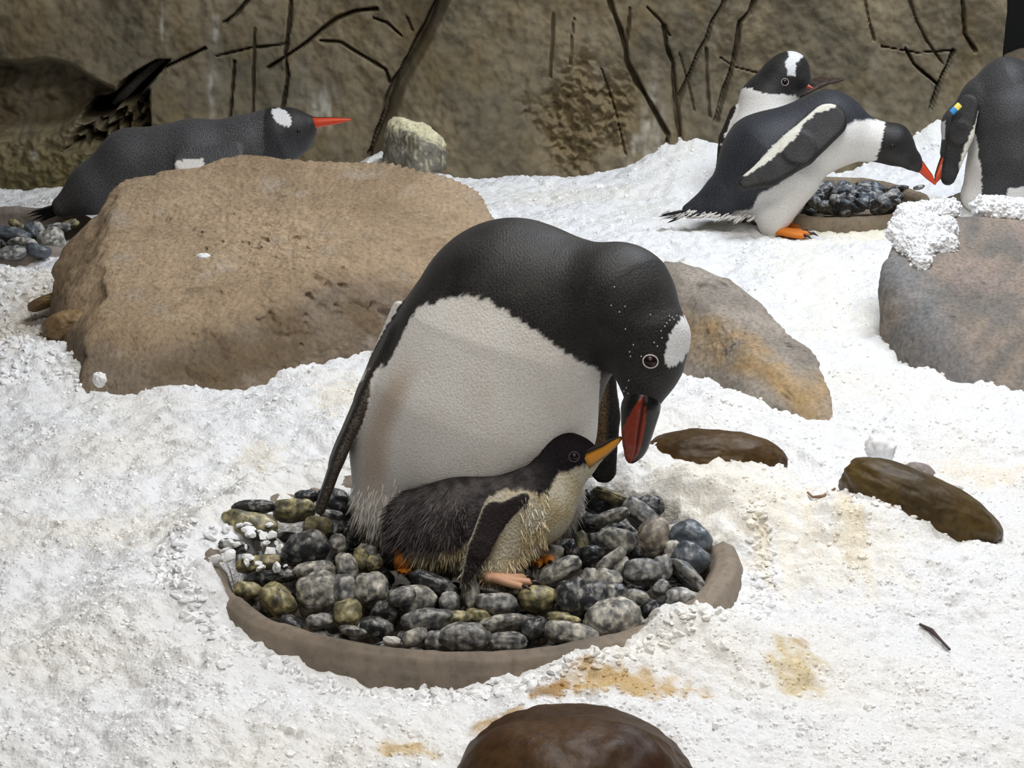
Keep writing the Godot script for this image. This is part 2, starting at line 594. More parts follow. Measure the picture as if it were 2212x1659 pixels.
func rock_wall() -> void:
	var xs := PackedFloat32Array()
	var x := -3.3
	while x < 1.353:
		xs.append(x)
		x += 0.06 if x < -1.72 else 0.0038
	var ys := PackedFloat32Array()
	var y := -0.14
	while y < 3.0:
		ys.append(y)
		y += 0.0038 if y < 0.56 else 0.06
	var nx := xs.size()
	var ny := ys.size()
	wall_depth.resize(nx * ny)
	var px := PackedVector2Array()
	px.resize(nx * ny)
	for j in ny:
		for i in nx: px[j * nx + i] = proj(Vector3(xs[i], ys[j], WZ))
	# cracks: [half width in metres, depth, points in the photograph's measure on the wall's plane]
	var cracks := [
		[0.011, 0.07, [960, -30, 945, 0, 925, 50, 905, 85, 880, 130, 852, 180, 838, 215, 834, 240, 815, 285, 800, 330]],
		[0.007, 0.05, [628, -20, 622, 60, 614, 120, 621, 165, 616, 200, 605, 262]],
		[0.004, 0.03, [550, 60, 547, 150, 548, 250]], [0.004, 0.04, [507, 130, 503, 190, 499, 262]],
		[0.007, 0.05, [580, 148, 620, 122, 660, 96, 690, 70, 725, 44, 770, 26, 812, 22]],
		[0.005, 0.04, [690, 92, 735, 95, 760, 112, 800, 132, 832, 152, 842, 180]],
		[0.004, 0.04, [805, 42, 835, 52, 866, 80]], [0.007, 0.05, [488, 46, 510, 30, 540, -6]],
		[0.004, 0.03, [470, 118, 540, 104, 620, 98]], [0.004, 0.03, [878, 40, 890, 68]],
		[0.009, 0.06, [1312, -20, 1322, 20, 1340, 62, 1352, 110, 1354, 135, 1378, 180, 1405, 225, 1425, 262, 1442, 292]],
		[0.008, 0.05, [1436, 60, 1440, 100, 1455, 140, 1458, 190, 1462, 240, 1470, 305]],
		[0.006, 0.04, [1462, 230, 1485, 180, 1507, 125, 1528, 90, 1540, 50, 1560, 20, 1575, -15]],
		[0.008, 0.05, [1640, -15, 1622, 30, 1600, 52, 1595, 90, 1588, 130, 1580, 165, 1565, 205, 1548, 262]],
		[0.007, 0.05, [1444, 290, 1436, 340]], [0.004, 0.03, [1400, 20, 1430, 50, 1448, 80]],
		[0.004, 0.03, [1195, 30, 1192, 100, 1188, 165]], [0.003, 0.03, [1240, 40, 1234, 90, 1232, 140]],
		[0.005, 0.03, [1362, 20, 1358, 60, 1352, 100]], [0.004, 0.03, [1528, 110, 1530, 180, 1534, 255]],
		[0.006, 0.05, [1960, 108, 1978, 142, 2004, 164, 2030, 186, 2025, 200, 2012, 236]],
		[0.006, 0.05, [2063, 112, 2050, 145, 2036, 172, 2028, 190]], [0.006, 0.05, [2080, -10, 2084, 40, 2088, 78, 2110, 112]],
		[0.004, 0.03, [1965, -10, 1985, 50, 2005, 90, 2040, 140]], [0.004, 0.03, [1872, -10, 1880, 40, 1892, 90]],
		[0.003, 0.03, [1910, 105, 1985, 118, 2062, 112]], [0.003, 0.02, [1470, 120, 1490, 190, 1500, 240]],
		[0.005, 0.05, [360, 140, 400, 122, 446, 100]], [0.005, 0.04, [152, 262, 178, 232, 200, 212]],
		[0.003, 0.03, [1300, 150, 1330, 240, 1350, 330]], [0.003, 0.02, [1560, 130, 1590, 150, 1650, 165]],
	]
	for cr in cracks:
		var w: float = cr[0] * 1.3
		var pts: Array = cr[2]
		for k in range(0, pts.size() - 2, 2):
			var a := on_z(pts[k], pts[k + 1], WZ)
			var b := on_z(pts[k + 2], pts[k + 3], WZ)
			var p := Vector2(a.x, a.y); var q := Vector2(b.x, b.y)
			var i0 := xs.bsearch(minf(p.x, q.x) - w); var i1 := xs.bsearch(maxf(p.x, q.x) + w)
			var j0 := ys.bsearch(minf(p.y, q.y) - w); var j1 := ys.bsearch(maxf(p.y, q.y) + w)
			for j in range(j0, mini(j1 + 1, ny)):
				for i in range(i0, mini(i1 + 1, nx)):
					var g := Vector2(xs[i], ys[j])
					var near := Geometry2D.get_closest_point_to_segment(g, p, q)
					var wob := w * (0.72 + 0.5 * nz_mid.get_noise_2d(g.x * 9, g.y * 9))
					var e := 1.0 - g.distance_to(near) / wob
					if e > 0.0: wall_depth[j * nx + i] = maxf(wall_depth[j * nx + i], 0.7 * cr[1] * smoothstep(0.0, 0.75, e))
	# hollows: [depth, softness in the photograph's pixels, outline]
	var hollows := [
		[0.13, 34.0, [-300, 100, 0, 108, 60, 112, 120, 106, 175, 122, 215, 148, 262, 172, 280, 190, 240, 215, 190, 250, 150, 275, 60, 285, -300, 290]],
		[0.36, 6.0, [182, 256, 190, 226, 205, 206, 240, 196, 260, 186, 270, 166, 300, 145, 345, 121, 376, 121, 352, 150, 334, 172, 312, 196, 296, 222, 262, 226, 252, 246, 225, 254]],
		[0.11, 14.0, [150, 310, 182, 256, 262, 222, 312, 190, 334, 176, 336, 215, 344, 310]],
	]
	for ho in hollows:
		var poly := PackedVector2Array()
		for k in range(0, ho[2].size(), 2): poly.append(Vector2(ho[2][k], ho[2][k + 1]))
		for j in ny:
			if ys[j] > 0.56: break
			for i in nx:
				var g := px[j * nx + i]
				if g.x > 480 or not Geometry2D.is_point_in_polygon(g, poly): continue
				var e := 1e6
				for k in poly.size():
					e = minf(e, g.distance_to(Geometry2D.get_closest_point_to_segment(g, poly[k], poly[(k + 1) % poly.size()])))
				var bumpy := 1.0 + (1.1 * nz_fine.get_noise_2d(xs[i] * 26.0, ys[j] * 26.0) if ho[1] == 14.0 else 0.25 * nz_mid.get_noise_2d(xs[i] * 9.0, ys[j] * 9.0))
				wall_depth[j * nx + i] = maxf(wall_depth[j * nx + i], bumpy * ho[0] * smoothstep(0.0, 1.0, e / ho[1]))
	var v := PackedVector3Array()
	var c := PackedColorArray()
	v.resize(nx * ny)
	c.resize(nx * ny)
	var brown := C(138, 124, 97)
	var dark := C(106, 97, 77)
	var pale := C(136, 128, 112)
	var moss := C(98, 90, 44)
	var ochre := C(118, 99, 62)
	for j in ny:
		for i in nx:
			var k := j * nx + i
			var X := xs[i]
			var Y := ys[j]
			var g := px[k]
			var z := WZ + 0.17 * smoothstep(-0.4, -1.5, X) - 0.03
			# the block right of the great crack stands proud of the one on its left
			var edge := line_at([[-20, 955], [90, 904], [180, 852], [240, 834], [330, 800]], g.y)
			z += 0.07 * smoothstep(0.0, 30.0, g.x - edge) * smoothstep(500.0, 0.0, g.x - edge)
			z += 0.04 * nz_big.get_noise_2d(X * 1.4 + 3.0, Y * 1.2) + 0.008 * absf(nz_mid.get_noise_2d(X * 5.0, Y * 3.0)) + 0.004 * nz_fine.get_noise_2d(X * 24, Y * 20)
			var lump := smoothstep(1.15, 0.4, Vector2((g.x - 1262) / 125.0, (g.y - 245) / 135.0).length() + 0.5 * nz_mid.get_noise_2d(X * 6, Y * 6))
			if lump > 0.0 or (g.y > 225 and g.x < 410):
				var lw := maxf(lump, 0.6 * smoothstep(225.0, 285.0, g.y) * smoothstep(410.0, 330.0, g.x))
				z += lw * (0.03 * nz_cell.get_noise_2d(X * 9, Y * 12) + 0.02 * nz_fine.get_noise_2d(X * 30, Y * 36))
			z += 0.05 * smoothstep(0.35, 0.0, Y)
			z -= wall_depth[k]
			v[k] = Vector3(X, Y, z)
			var t := nz_big.get_noise_2d(X * 2.6 + 40.0, Y * 2.0)
			var col := brown.lerp(dark, clampf(0.5 + 1.3 * t, 0.0, 1.0))
			col = col.lerp(pale, 0.5 * smoothstep(0.2, 0.6, nz_mid.get_noise_2d(X * 7.0, Y * 1.2)))
			col = col.lerp(ochre, 0.7 * lump)
			col = col.lerp(moss, 0.8 * smoothstep(0.22, 0.0, Y) * smoothstep(-0.75, -1.15, X))
			col = col.lerp(ochre, 0.45 * smoothstep(0.1, 0.5, nz_big.get_noise_2d(X * 4.0 + 9.0, Y * 3.0)))
			# chalky runs of old droppings
			var run := nz_fine.get_noise_2d(X * 30.0, Y * 9.0)
			for s in [[465, 45, 14, 70], [357, 40, 5, 60], [462, 200, 14, 60], [1410, 260, 30, 90], [1375, 330, 40, 50], [1962, 105, 7, 8], [98, 262, 9, 14], [95, 310, 16, 16], [700, 230, 40, 60]]:
				var q := 1.0 - Vector2((g.x - s[0]) / s[2], (g.y - s[1]) / s[3]).length()
				if q > 0.0: col = col.lerp(C(196, 192, 180), clampf(q * 1.4, 0, 1) * clampf(0.35 + run, 0.0, 0.75))
			c[k] = col
	var o := obj("wall_back", grid_mesh(v, c, nx, ny), M.wall)
	o.set_meta("kind", "structure")
	o.set_meta("label", "brown cracked rock face behind the snow and the penguins")
	# its right-hand return, where the dark gap begins
	var b := Buf.new()
	var rows := []
	for j in ny:
		var p := v[j * nx + nx - 1]
		for e in 6:
			b.v.append(p + Vector3(0.03 * sin(e * 0.9) + 0.02 * nz_mid.get_noise_2d(e, p.y * 6), 0, -0.22 * e))
			b.c.append(dark)
	var ret := obj("rock_return", grid_mesh(b.v, b.c, 6, ny), M.wall, o)
	# the pale splinter of stone wedged in the dark hollow
	var sl := Buf.new()
	var pts := []
	for e in [[246, 222, -6.33], [268, 204, -6.31], [300, 172, -6.3], [330, 145, -6.3], [358, 126, -6.31]]: pts.append(on_z(e[0], e[1], e[2]))
	var gr := C(128, 124, 116)
	sl.tube(pts, [0.006, 0.014, 0.012, 0.012, 0.006], [gr, gr, gr, gr, gr], 8)
	obj("stone_splinter", sl.commit(), M.rock, o)

# ---------------------------------------------------------------- snow
const NEST_R := 0.43
var nest_c := Vector3.ZERO
var mounds := []
var stains := []

func mound(px: float, py: float, sx: float, sz: float, amp: float) -> void:
	var g := ground(px, py)
	mounds.append([g.x, g.z, 1.0 / sx, 1.0 / sz, amp])

var gx := PackedFloat32Array()
var gz := PackedFloat32Array()       # minus z, so that it grows
var gh := PackedFloat32Array()

func snow_h(x: float, z: float) -> float:
	var nx := gx.size()
	var i := clampi(gx.bsearch(x) - 1, 0, nx - 2)
	var j := clampi(gz.bsearch(-z) - 1, 0, gz.size() - 2)
	var u := clampf((x - gx[i]) / (gx[i + 1] - gx[i]), 0, 1)
	var v := clampf((-z - gz[j]) / (gz[j + 1] - gz[j]), 0, 1)
	var k := j * nx + i
	return lerpf(lerpf(gh[k], gh[k + 1], u), lerpf(gh[k + nx], gh[k + nx + 1], u), v)

# the grid nodes within a box round x, z: [first column, last, first row, last]
func span(x: float, z: float, rx: float, rz: float) -> Array:
	return [gx.bsearch(x - rx), mini(gx.bsearch(x + rx), gx.size()), gz.bsearch(-z - rz), mini(gz.bsearch(-z + rz), gz.size())]

func shape_snow() -> void:
	var nx := gx.size()
	gh.resize(nx * gz.size())
	for j in gz.size():
		var z := -gz[j]
		for i in nx:
			var x := gx[i]
			gh[j * nx + i] = 0.022 * nz_big.get_noise_2d(x * 1.8, z * 1.8) + 0.014 * nz_mid.get_noise_2d(x * 6.0, z * 6.0) + 0.006 * nz_mid.get_noise_2d(x * 19.0 + 5.0, z * 19.0)
	for m in mounds:
		var s := span(m[0], m[1], 2.6 / m[2], 2.6 / m[3])
		for j in range(s[2], s[3]):
			var b: float = (-gz[j] - m[1]) * m[3]
			for i in range(s[0], s[1]):
				var a: float = (gx[i] - m[0]) * m[2]
				gh[j * nx + i] += m[4] * exp(-a * a - b * b)
	for k in rings.size():
		var r: Array = rings[k]
		var s := span(r[0], r[1], r[2] * 1.6, r[2] * 1.6)
		for j in range(s[2], s[3]):
			for i in range(s[0], s[1]):
				var x := gx[i]
				var z := -gz[j]
				var dx: float = x - r[0]
				var dz: float = z - r[1]
				var dist := sqrt(dx * dx + dz * dz)
				var h := gh[j * nx + i]
				var side := 0.0
				if k == 0:
					# snow has drifted over the rim except along the front
					side = smoothstep(0.15, -0.02, dz) if dx < 0.0 else smoothstep(0.03, -0.09, dz)
					side *= 1.0 + 0.25 * nz_mid.get_noise_2d(x * 6.0, z * 6.0)
					h += side * 0.045 * exp(-pow((dist - 0.44) / 0.07, 2.0))
					h -= (1.0 - clampf(side, 0, 1)) * 0.012 * exp(-pow((dist - 0.46) / 0.06, 2.0))
				var outer: float = r[2] * lerpf(1.0, 0.92, clampf(side, 0.0, 1.0)) * (1.0 + 0.05 * nz_mid.get_noise_2d(x * 22.0, z * 22.0))
				if dist < outer: h = minf(h, lerpf(-0.16, h, smoothstep(outer - 0.055, outer, dist)))
				gh[j * nx + i] = h
	for j in gz.size():
		for i in nx:
			gh[j * nx + i] += 0.0032 * nz_fine.get_noise_2d(gx[i] * 42.0, gz[j] * 42.0) - 0.0050 * nz_cell.get_noise_2d(gx[i] * 48.0, gz[j] * 48.0)

var rings := []
var grain_mesh: ArrayMesh

func snow() -> void:
	nest_c = ground(1010, 1228)
	rings = [[nest_c.x, nest_c.z, 0.405]]
	for p in [[1790, 452, 0.27], [-20, 520, 0.27]]:
		var g := ground(p[0], p[1])
		rings.append([g.x, g.z, p[2] * 0.93])
	# banks and dips: centre in the photograph's measure on the floor, spread in metres, height
	mound(1640, 1130, 0.20, 0.13, 0.05)
	mound(1560, 1050, 0.13, 0.06, 0.055)
	mound(1420, 1030, 0.05, 0.05, 0.03)
	mound(1870, 1170, 0.12, 0.08, 0.05)
	mound(1960, 1240, 0.12, 0.08, 0.03)
	mound(1530, 1400, 0.13, 0.08, 0.05)
	mound(1330, 1462, 0.11, 0.04, 0.03)
	mound(1470, 1420, 0.08, 0.05, 0.02)
	mound(1250, 1500, 0.16, 0.07, 0.012)
	mound(360, 1330, 0.12, 0.12, 0.045)
	mound(480, 1450, 0.10, 0.08, 0.03)
	mound(450, 1320, 0.05, 0.06, 0.035)
	mound(560, 1600, 0.3, 0.1, 0.02)
	mound(90, 800, 0.2, 0.2, 0.05)
	mound(40, 640, 0.14, 0.12, 0.05)
	mound(650, 900, 0.3, 0.15, 0.02)
	mound(1800, 1000, 0.16, 0.10, -0.04)
	mound(2100, 980, 0.14, 0.12, -0.02)
	mound(1510, 372, 0.17, 0.18, 0.11)
	mound(2040, 372, 0.18, 0.2, 0.17)
	mound(1750, 350, 0.2, 0.14, 0.07)
	mound(830, 395, 0.10, 0.12, 0.075)
	mound(1230, 390, 0.25, 0.12, 0.0)
	mound(2150, 470, 0.2, 0.12, 0.06)
	mound(1930, 560, 0.12, 0.12, 0.04)
	# stains: centre, radii in the photograph's measure, colour, strength
	for s in [[1345, 1505, 195, 34, C(196, 166, 112), 0.95], [1195, 1515, 50, 26, C(168, 132, 82), 0.95], [1085, 1578, 85, 30, C(186, 156, 108), 0.85], [1715, 1455, 75, 60, C(208, 188, 140), 0.8], [885, 1640, 110, 20, C(200, 172, 118), 0.8], [1730, 1410, 26, 16, C(190, 160, 100), 0.5],
		[1600, 1130, 260, 110, C(238, 230, 212), 0.5], [1800, 1230, 220, 90, C(240, 232, 212), 0.4], [560, 990, 70, 40, C(222, 212, 190), 0.5], [1750, 600, 120, 130, C(240, 238, 222), 0.5], [300, 1150, 260, 60, C(236, 230, 214), 0.4], [1870, 500, 140, 40, C(236, 228, 200), 0.7], [1230, 420, 200, 30, C(240, 236, 224), 0.4], [2120, 1010, 140, 50, C(234, 222, 200), 0.6], [1840, 1215, 40, 70, C(220, 200, 150), 0.35], [70, 700, 150, 110, C(214, 202, 180), 0.4], [740, 870, 80, 60, C(236, 226, 204), 0.5]]:
		var g := ground(s[0], s[1])
		var ex := ground(s[0] + s[2], s[1])
		var ez := ground(s[0], s[1] - s[3])
		stains.append([g.x, g.z, 1.0 / (ex.x - g.x), 1.0 / (g.z - ez.z), s[4], s[5]])
	var xs := PackedFloat32Array()
	var x := -3.2
	while x < 3.2:
		xs.append(x)
		x += 0.08 if absf(x + 0.04) > 1.75 else 0.0062
	var zs := PackedFloat32Array()
	var z := 1.7
	while z > -7.7:
		zs.append(z)
		z -= 0.1 if z > -2.35 or z < -6.6 else lerpf(0.0042, 0.009, clampf((-z - 2.4) / 3.5, 0.0, 1.0))
	var nx := xs.size()
	var nz := zs.size()
	gx = xs
	for q in zs: gz.append(-q)
	shape_snow()
	var v := PackedVector3Array()
	var c := PackedColorArray()
	v.resize(nx * nz)
	c.resize(nx * nz)
	for j in nz:
		for i in nx:
			v[j * nx + i] = Vector3(xs[i], gh[j * nx + i], zs[j])
			c[j * nx + i] = clean_snow(xs[i], zs[j])
	for e in stains:
		var s := span(e[0], e[1], 1.35 / e[2], 1.35 / e[3])
		for j in range(s[2], s[3]):
			for i in range(s[0], s[1]): c[j * nx + i] = stained(c[j * nx + i], e, xs[i], zs[j])
	var o := obj("floor", grid_mesh(v, c, nx, nz), M.snow)
	o.set_meta("kind", "structure")
	o.set_meta("label", "coarse white granular snow covering the enclosure floor")
	# loose grains of ice lying on it
	var chip := Buf.new()
	var r2 := RandomNumberGenerator.new()
	r2.seed = 5
	ico(chip, func(d: Vector3) -> float: return 1.0 + 0.45 * nz_fine.get_noise_3dv(d * 1.7 + Vector3(4, 0, 0)))
	grain_mesh = flat_mesh(chip)
	var mm := MultiMesh.new()
	mm.transform_format = MultiMesh.TRANSFORM_3D
	mm.use_colors = true
	mm.mesh = grain_mesh
	var count := 15000
	var tr: Array[Transform3D] = []
	var cl: Array[Color] = []
	while tr.size() < count:
		# evenly over the picture's floor: more grains per square metre near the camera
		var px := r2.randf_range(-60, 2270)
		var py := r2.randf_range(330, 1760)
		var g := ground(px, py)
		if g.z < -6.35: continue
		var dens := clampf(0.55 + 0.9 * nz_mid.get_noise_2d(g.x * 6.0, g.z * 6.0), 0.15, 1.0)
		if r2.randf() > dens: continue
		if Vector2(g.x - rings[0][0], g.z - rings[0][1]).length() < 0.42: continue
		var h := snow_h(g.x, g.z)
		if h < -0.1: continue
		var big := r2.randf()
		var s := lerpf(0.0016, 0.0046, big * big) * (1.0 + 0.5 * clampf((-g.z - 3.0) / 3.0, 0, 1))
		if r2.randf() < 0.02: s *= 2.2
		var bs := Basis.from_euler(Vector3(r2.randf() * TAU, r2.randf() * TAU, 0)).scaled(Vector3(s, s * r2.randf_range(0.5, 1.0), s))
		tr.append(Transform3D(bs, Vector3(g.x, h - s * 0.15, g.z)))
		cl.append(snow_col(g.x, g.z) * r2.randf_range(1.04, 1.14))
	# clods broken off along the rims and round the stones
	var clod := func(px: float, py: float, lift: float, size: float) -> void:
		var g := ground(px, py)
		var h := snow_h(g.x, g.z)
		if lift > 0.0:
			g = ground(px, py, lift)
			h = lift
		elif h < -0.05: return
		var s := size * r2.randf_range(0.6, 1.4)
		tr.append(Transform3D(Basis.from_euler(Vector3(r2.randf() * TAU, r2.randf() * TAU, 0)).scaled_local(Vector3(s * 1.2, s * r2.randf_range(0.35, 0.7), s)), Vector3(g.x, h + s * 0.15, g.z)))
		cl.append(snow_col(g.x, g.z) * r2.randf_range(1.02, 1.12))
	for k in 700:
		var t := r2.randf_range(-0.2, PI + 0.2)
		var rr := r2.randf_range(0.435, 0.475)
		var q := proj(Vector3(rings[0][0] + cos(t) * rr, 0, rings[0][1] + sin(t) * rr))
		clod.call(q.x, q.y, 0.0, 0.0055)
	for k in 34: clod.call(r2.randf_range(450, 620), r2.randf_range(1130, 1235), 0.04, 0.007)
	for k in 160: clod.call(r2.randf_range(900, 1120), r2.randf_range(1440, 1500), 0.0, 0.007)
	for k in 500: clod.call(r2.randf_range(0, 180), r2.randf_range(590, 860), 0.0, 0.006)
	for k in 260: clod.call(r2.randf_range(1400, 1720), r2.randf_range(985, 1040), 0.0, 0.005)
	for k in 260: clod.call(r2.randf_range(1820, 2120), r2.randf_range(1060, 1180), 0.0, 0.005)
	count = tr.size()
	mm.instance_count = count
	for k in count:
		mm.set_instance_transform(k, tr[k])
		mm.set_instance_color(k, cl[k])
	var mi := MultiMeshInstance3D.new()
	mi.name = "snow_grains"
	mi.multimesh = mm
	mi.material_override = M.snow_grain
	add_child(mi)
	tag(mi, "loose grains of coarse ice strewn over the snow", "snow")
	mi.set_meta("kind", "stuff")

func clean_snow(x: float, z: float) -> Color:
	return Color(0.83, 0.835, 0.845).lerp(C(234, 231, 224), clampf(0.2 + 1.1 * nz_big.get_noise_2d(x * 2.0 + 7.0, z * 2.0), 0.0, 0.8))

func stained(col: Color, s: Array, x: float, z: float) -> Color:
	var a: float = (x - s[0]) * s[2]
	var b: float = (z - s[1]) * s[3]
	var q := a * a + b * b
	if q > 1.8: return col
	var e := 1.0 - sqrt(q) + 0.6 * nz_mid.get_noise_2d(x * 30.0, z * 16.0)
	return col.lerp(s[4], s[5] * smoothstep(0.0, 0.6, e))

func snow_col(x: float, z: float) -> Color:
	var col := clean_snow(x, z)
	for s in stains: col = stained(col, s, x, z)
	return col

# an icosphere of 80 faces pushed out by a radius function
func ico(b: Buf, rad: Callable, levels := 1) -> void:
	var t := (1.0 + sqrt(5.0)) / 2.0
	var vs: Array[Vector3] = []
	for e in [[-1, t, 0], [1, t, 0], [-1, -t, 0], [1, -t, 0], [0, -1, t], [0, 1, t], [0, -1, -t], [0, 1, -t], [t, 0, -1], [t, 0, 1], [-t, 0, -1], [-t, 0, 1]]: vs.append(Vector3(e[0], e[1], e[2]).normalized())
	var fs := [0, 11, 5, 0, 5, 1, 0, 1, 7, 0, 7, 10, 0, 10, 11, 1, 5, 9, 5, 11, 4, 11, 10, 2, 10, 7, 6, 7, 1, 8, 3, 9, 4, 3, 4, 2, 3, 2, 6, 3, 6, 8, 3, 8, 9, 4, 9, 5, 2, 4, 11, 6, 2, 10, 8, 6, 7, 9, 8, 1]
	for l in levels:
		var mid := {}
		var nf := []
		for k in range(0, fs.size(), 3):
			var m := []
			for e in 3:
				var p: int = fs[k + e]; var q: int = fs[k + (e + 1) % 3]
				var key := Vector2i(mini(p, q), maxi(p, q))
				if not mid.has(key):
					mid[key] = vs.size()
					vs.append(((vs[p] + vs[q]) / 2).normalized())
				m.append(mid[key])
			nf.append_array([fs[k], m[0], m[2], fs[k + 1], m[1], m[0], fs[k + 2], m[2], m[1], m[0], m[1], m[2]])
		fs = nf
	for p in vs:
		b.v.append(p * rad.call(p))
		b.c.append(Color.WHITE)
	for k in range(0, fs.size(), 3): b.i.append_array(PackedInt32Array([fs[k], fs[k + 2], fs[k + 1]]))

func flat_mesh(b: Buf) -> ArrayMesh:
	var o := Buf.new()
	for k in b.i:
		o.v.append(b.v[k]); o.c.append(b.c[k]); o.i.append(o.i.size())
	return o.commit()

# ---------------------------------------------------------------- boulders
var nz_cap := FastNoiseLite.new()
# hull: points [right, down, away] in a frame; the faces between them are rounded, dented and roughened
func boulder(called: String, label: String, fr: Frame, hull: Array, mat: Material, color: Callable, o := {}) -> MeshInstance3D:
	var pts: Array[Vector3] = []
	for h in hull: pts.append(fr.p(h[0], h[1], h[2]))
	var mid := Vector3.ZERO
	for p in pts: mid += p
	mid /= pts.size()
	var pn: Array[Vector3] = []
	var pd := PackedFloat32Array()
	for a in pts.size():
		for b in range(a + 1, pts.size()):
			for c in range(b + 1, pts.size()):
				var n := (pts[b] - pts[a]).cross(pts[c] - pts[a])
				if n.length() < 1e-7: continue
				n = n.normalized()
				if n.dot(pts[a] - mid) < 0.0: n = -n
				var d := n.dot(pts[a] - mid)
				var ok := true
				for p in pts:
					if n.dot(p - mid) > d + 1e-5: ok = false; break
				if not ok: continue
				var dup := false
				for e in pn.size():
					if pn[e].dot(n) > 0.9995 and absf(pd[e] - d) < 1e-3: dup = true; break
				if not dup: pn.append(n); pd.append(d)
	var nu: int = o.get("nu", 200)
	var nv: int = o.get("nv", 110)
	var soft: float = o.get("soft", 0.012)
	var rough: float = o.get("rough", 0.014)
	var freq: float = o.get("freq", 6.0)
	var crag: float = o.get("crag", 0.006)
	var b2 := Buf.new()
	var v := PackedVector3Array()
	var dirs := PackedVector3Array()
	var c2 := PackedColorArray()
	for j in nv + 1:
		var ph := PI * j / nv
		for i in nu + 1:
			var th := TAU * i / nu
			var dir := Vector3(sin(ph) * cos(th), cos(ph), sin(ph) * sin(th))
			var s := 0.0
			var least := 1e6
			for e in pn.size():
				var q := pn[e].dot(dir)
				if q > 1e-4: least = minf(least, pd[e] / q)
			for e in pn.size():
				var q := pn[e].dot(dir)
				if q > 1e-4:
					var t := pd[e] / q - least
					if t < soft * 6.0: s += exp(-t / soft)
			dirs.append(dir)
			v.append(dir * (least - soft * log(s)))
	# hollows: [right, down, radius, depth], each sunk where it meets the side towards us
	for e in o.get("dents", []):
		var best := -1
		var near := 1e9
		for k in v.size():
			var g := mid + v[k]
			var q := proj(g)
			if absf(q.x - e[0]) < 9.0 and absf(q.y - e[1]) < 9.0:
				var d := depth_of(g)
				if d < near: near = d; best = k
		if best < 0: continue
		var c := v[best]
		for k in v.size():
			var q: float = (v[k] - c).length_squared() / (e[2] * e[2])
			if q < 6.0: v[k] -= dirs[k] * e[3] * exp(-q)
	for k in v.size():
		var w := mid + v[k]
		var r := rough * nz_big.get_noise_3dv(w * freq) + rough * 0.45 * absf(nz_mid.get_noise_3dv(w * freq * 3.0)) + rough * 0.16 * nz_fine.get_noise_3dv(w * freq * 11.0)
		r -= crag * pow(1.0 - absf(nz_big.get_noise_3dv(w * 3.1 + Vector3(5, 1, 2))), 9.0)
		r -= crag * 0.8 * smoothstep(0.42, 0.62, nz_mid.get_noise_3dv(w * 19.0))
		v[k] += dirs[k] * r
		var tone := 1.0 + 0.22 * nz_mid.get_noise_3dv(w * 26.0) + 0.2 * nz_fine.get_noise_3dv(w * 95.0)
		c2.append(color.call(fr.loc(w), w, dirs[k]) * tone)
	var mi := obj(called, grid_mesh(v, c2, nu + 1, nv + 1, true), mat)
	mi.position = mid
	tag(mi, label, o.get("cat", "boulder"))
	return mi

func mixn(a: Color, b: Color, w: Vector3, f: float, bias := 0.5, gain := 1.4) -> Color:
	return a.lerp(b, clampf(bias + gain * nz_big.get_noise_3dv(w * f), 0.0, 1.0))

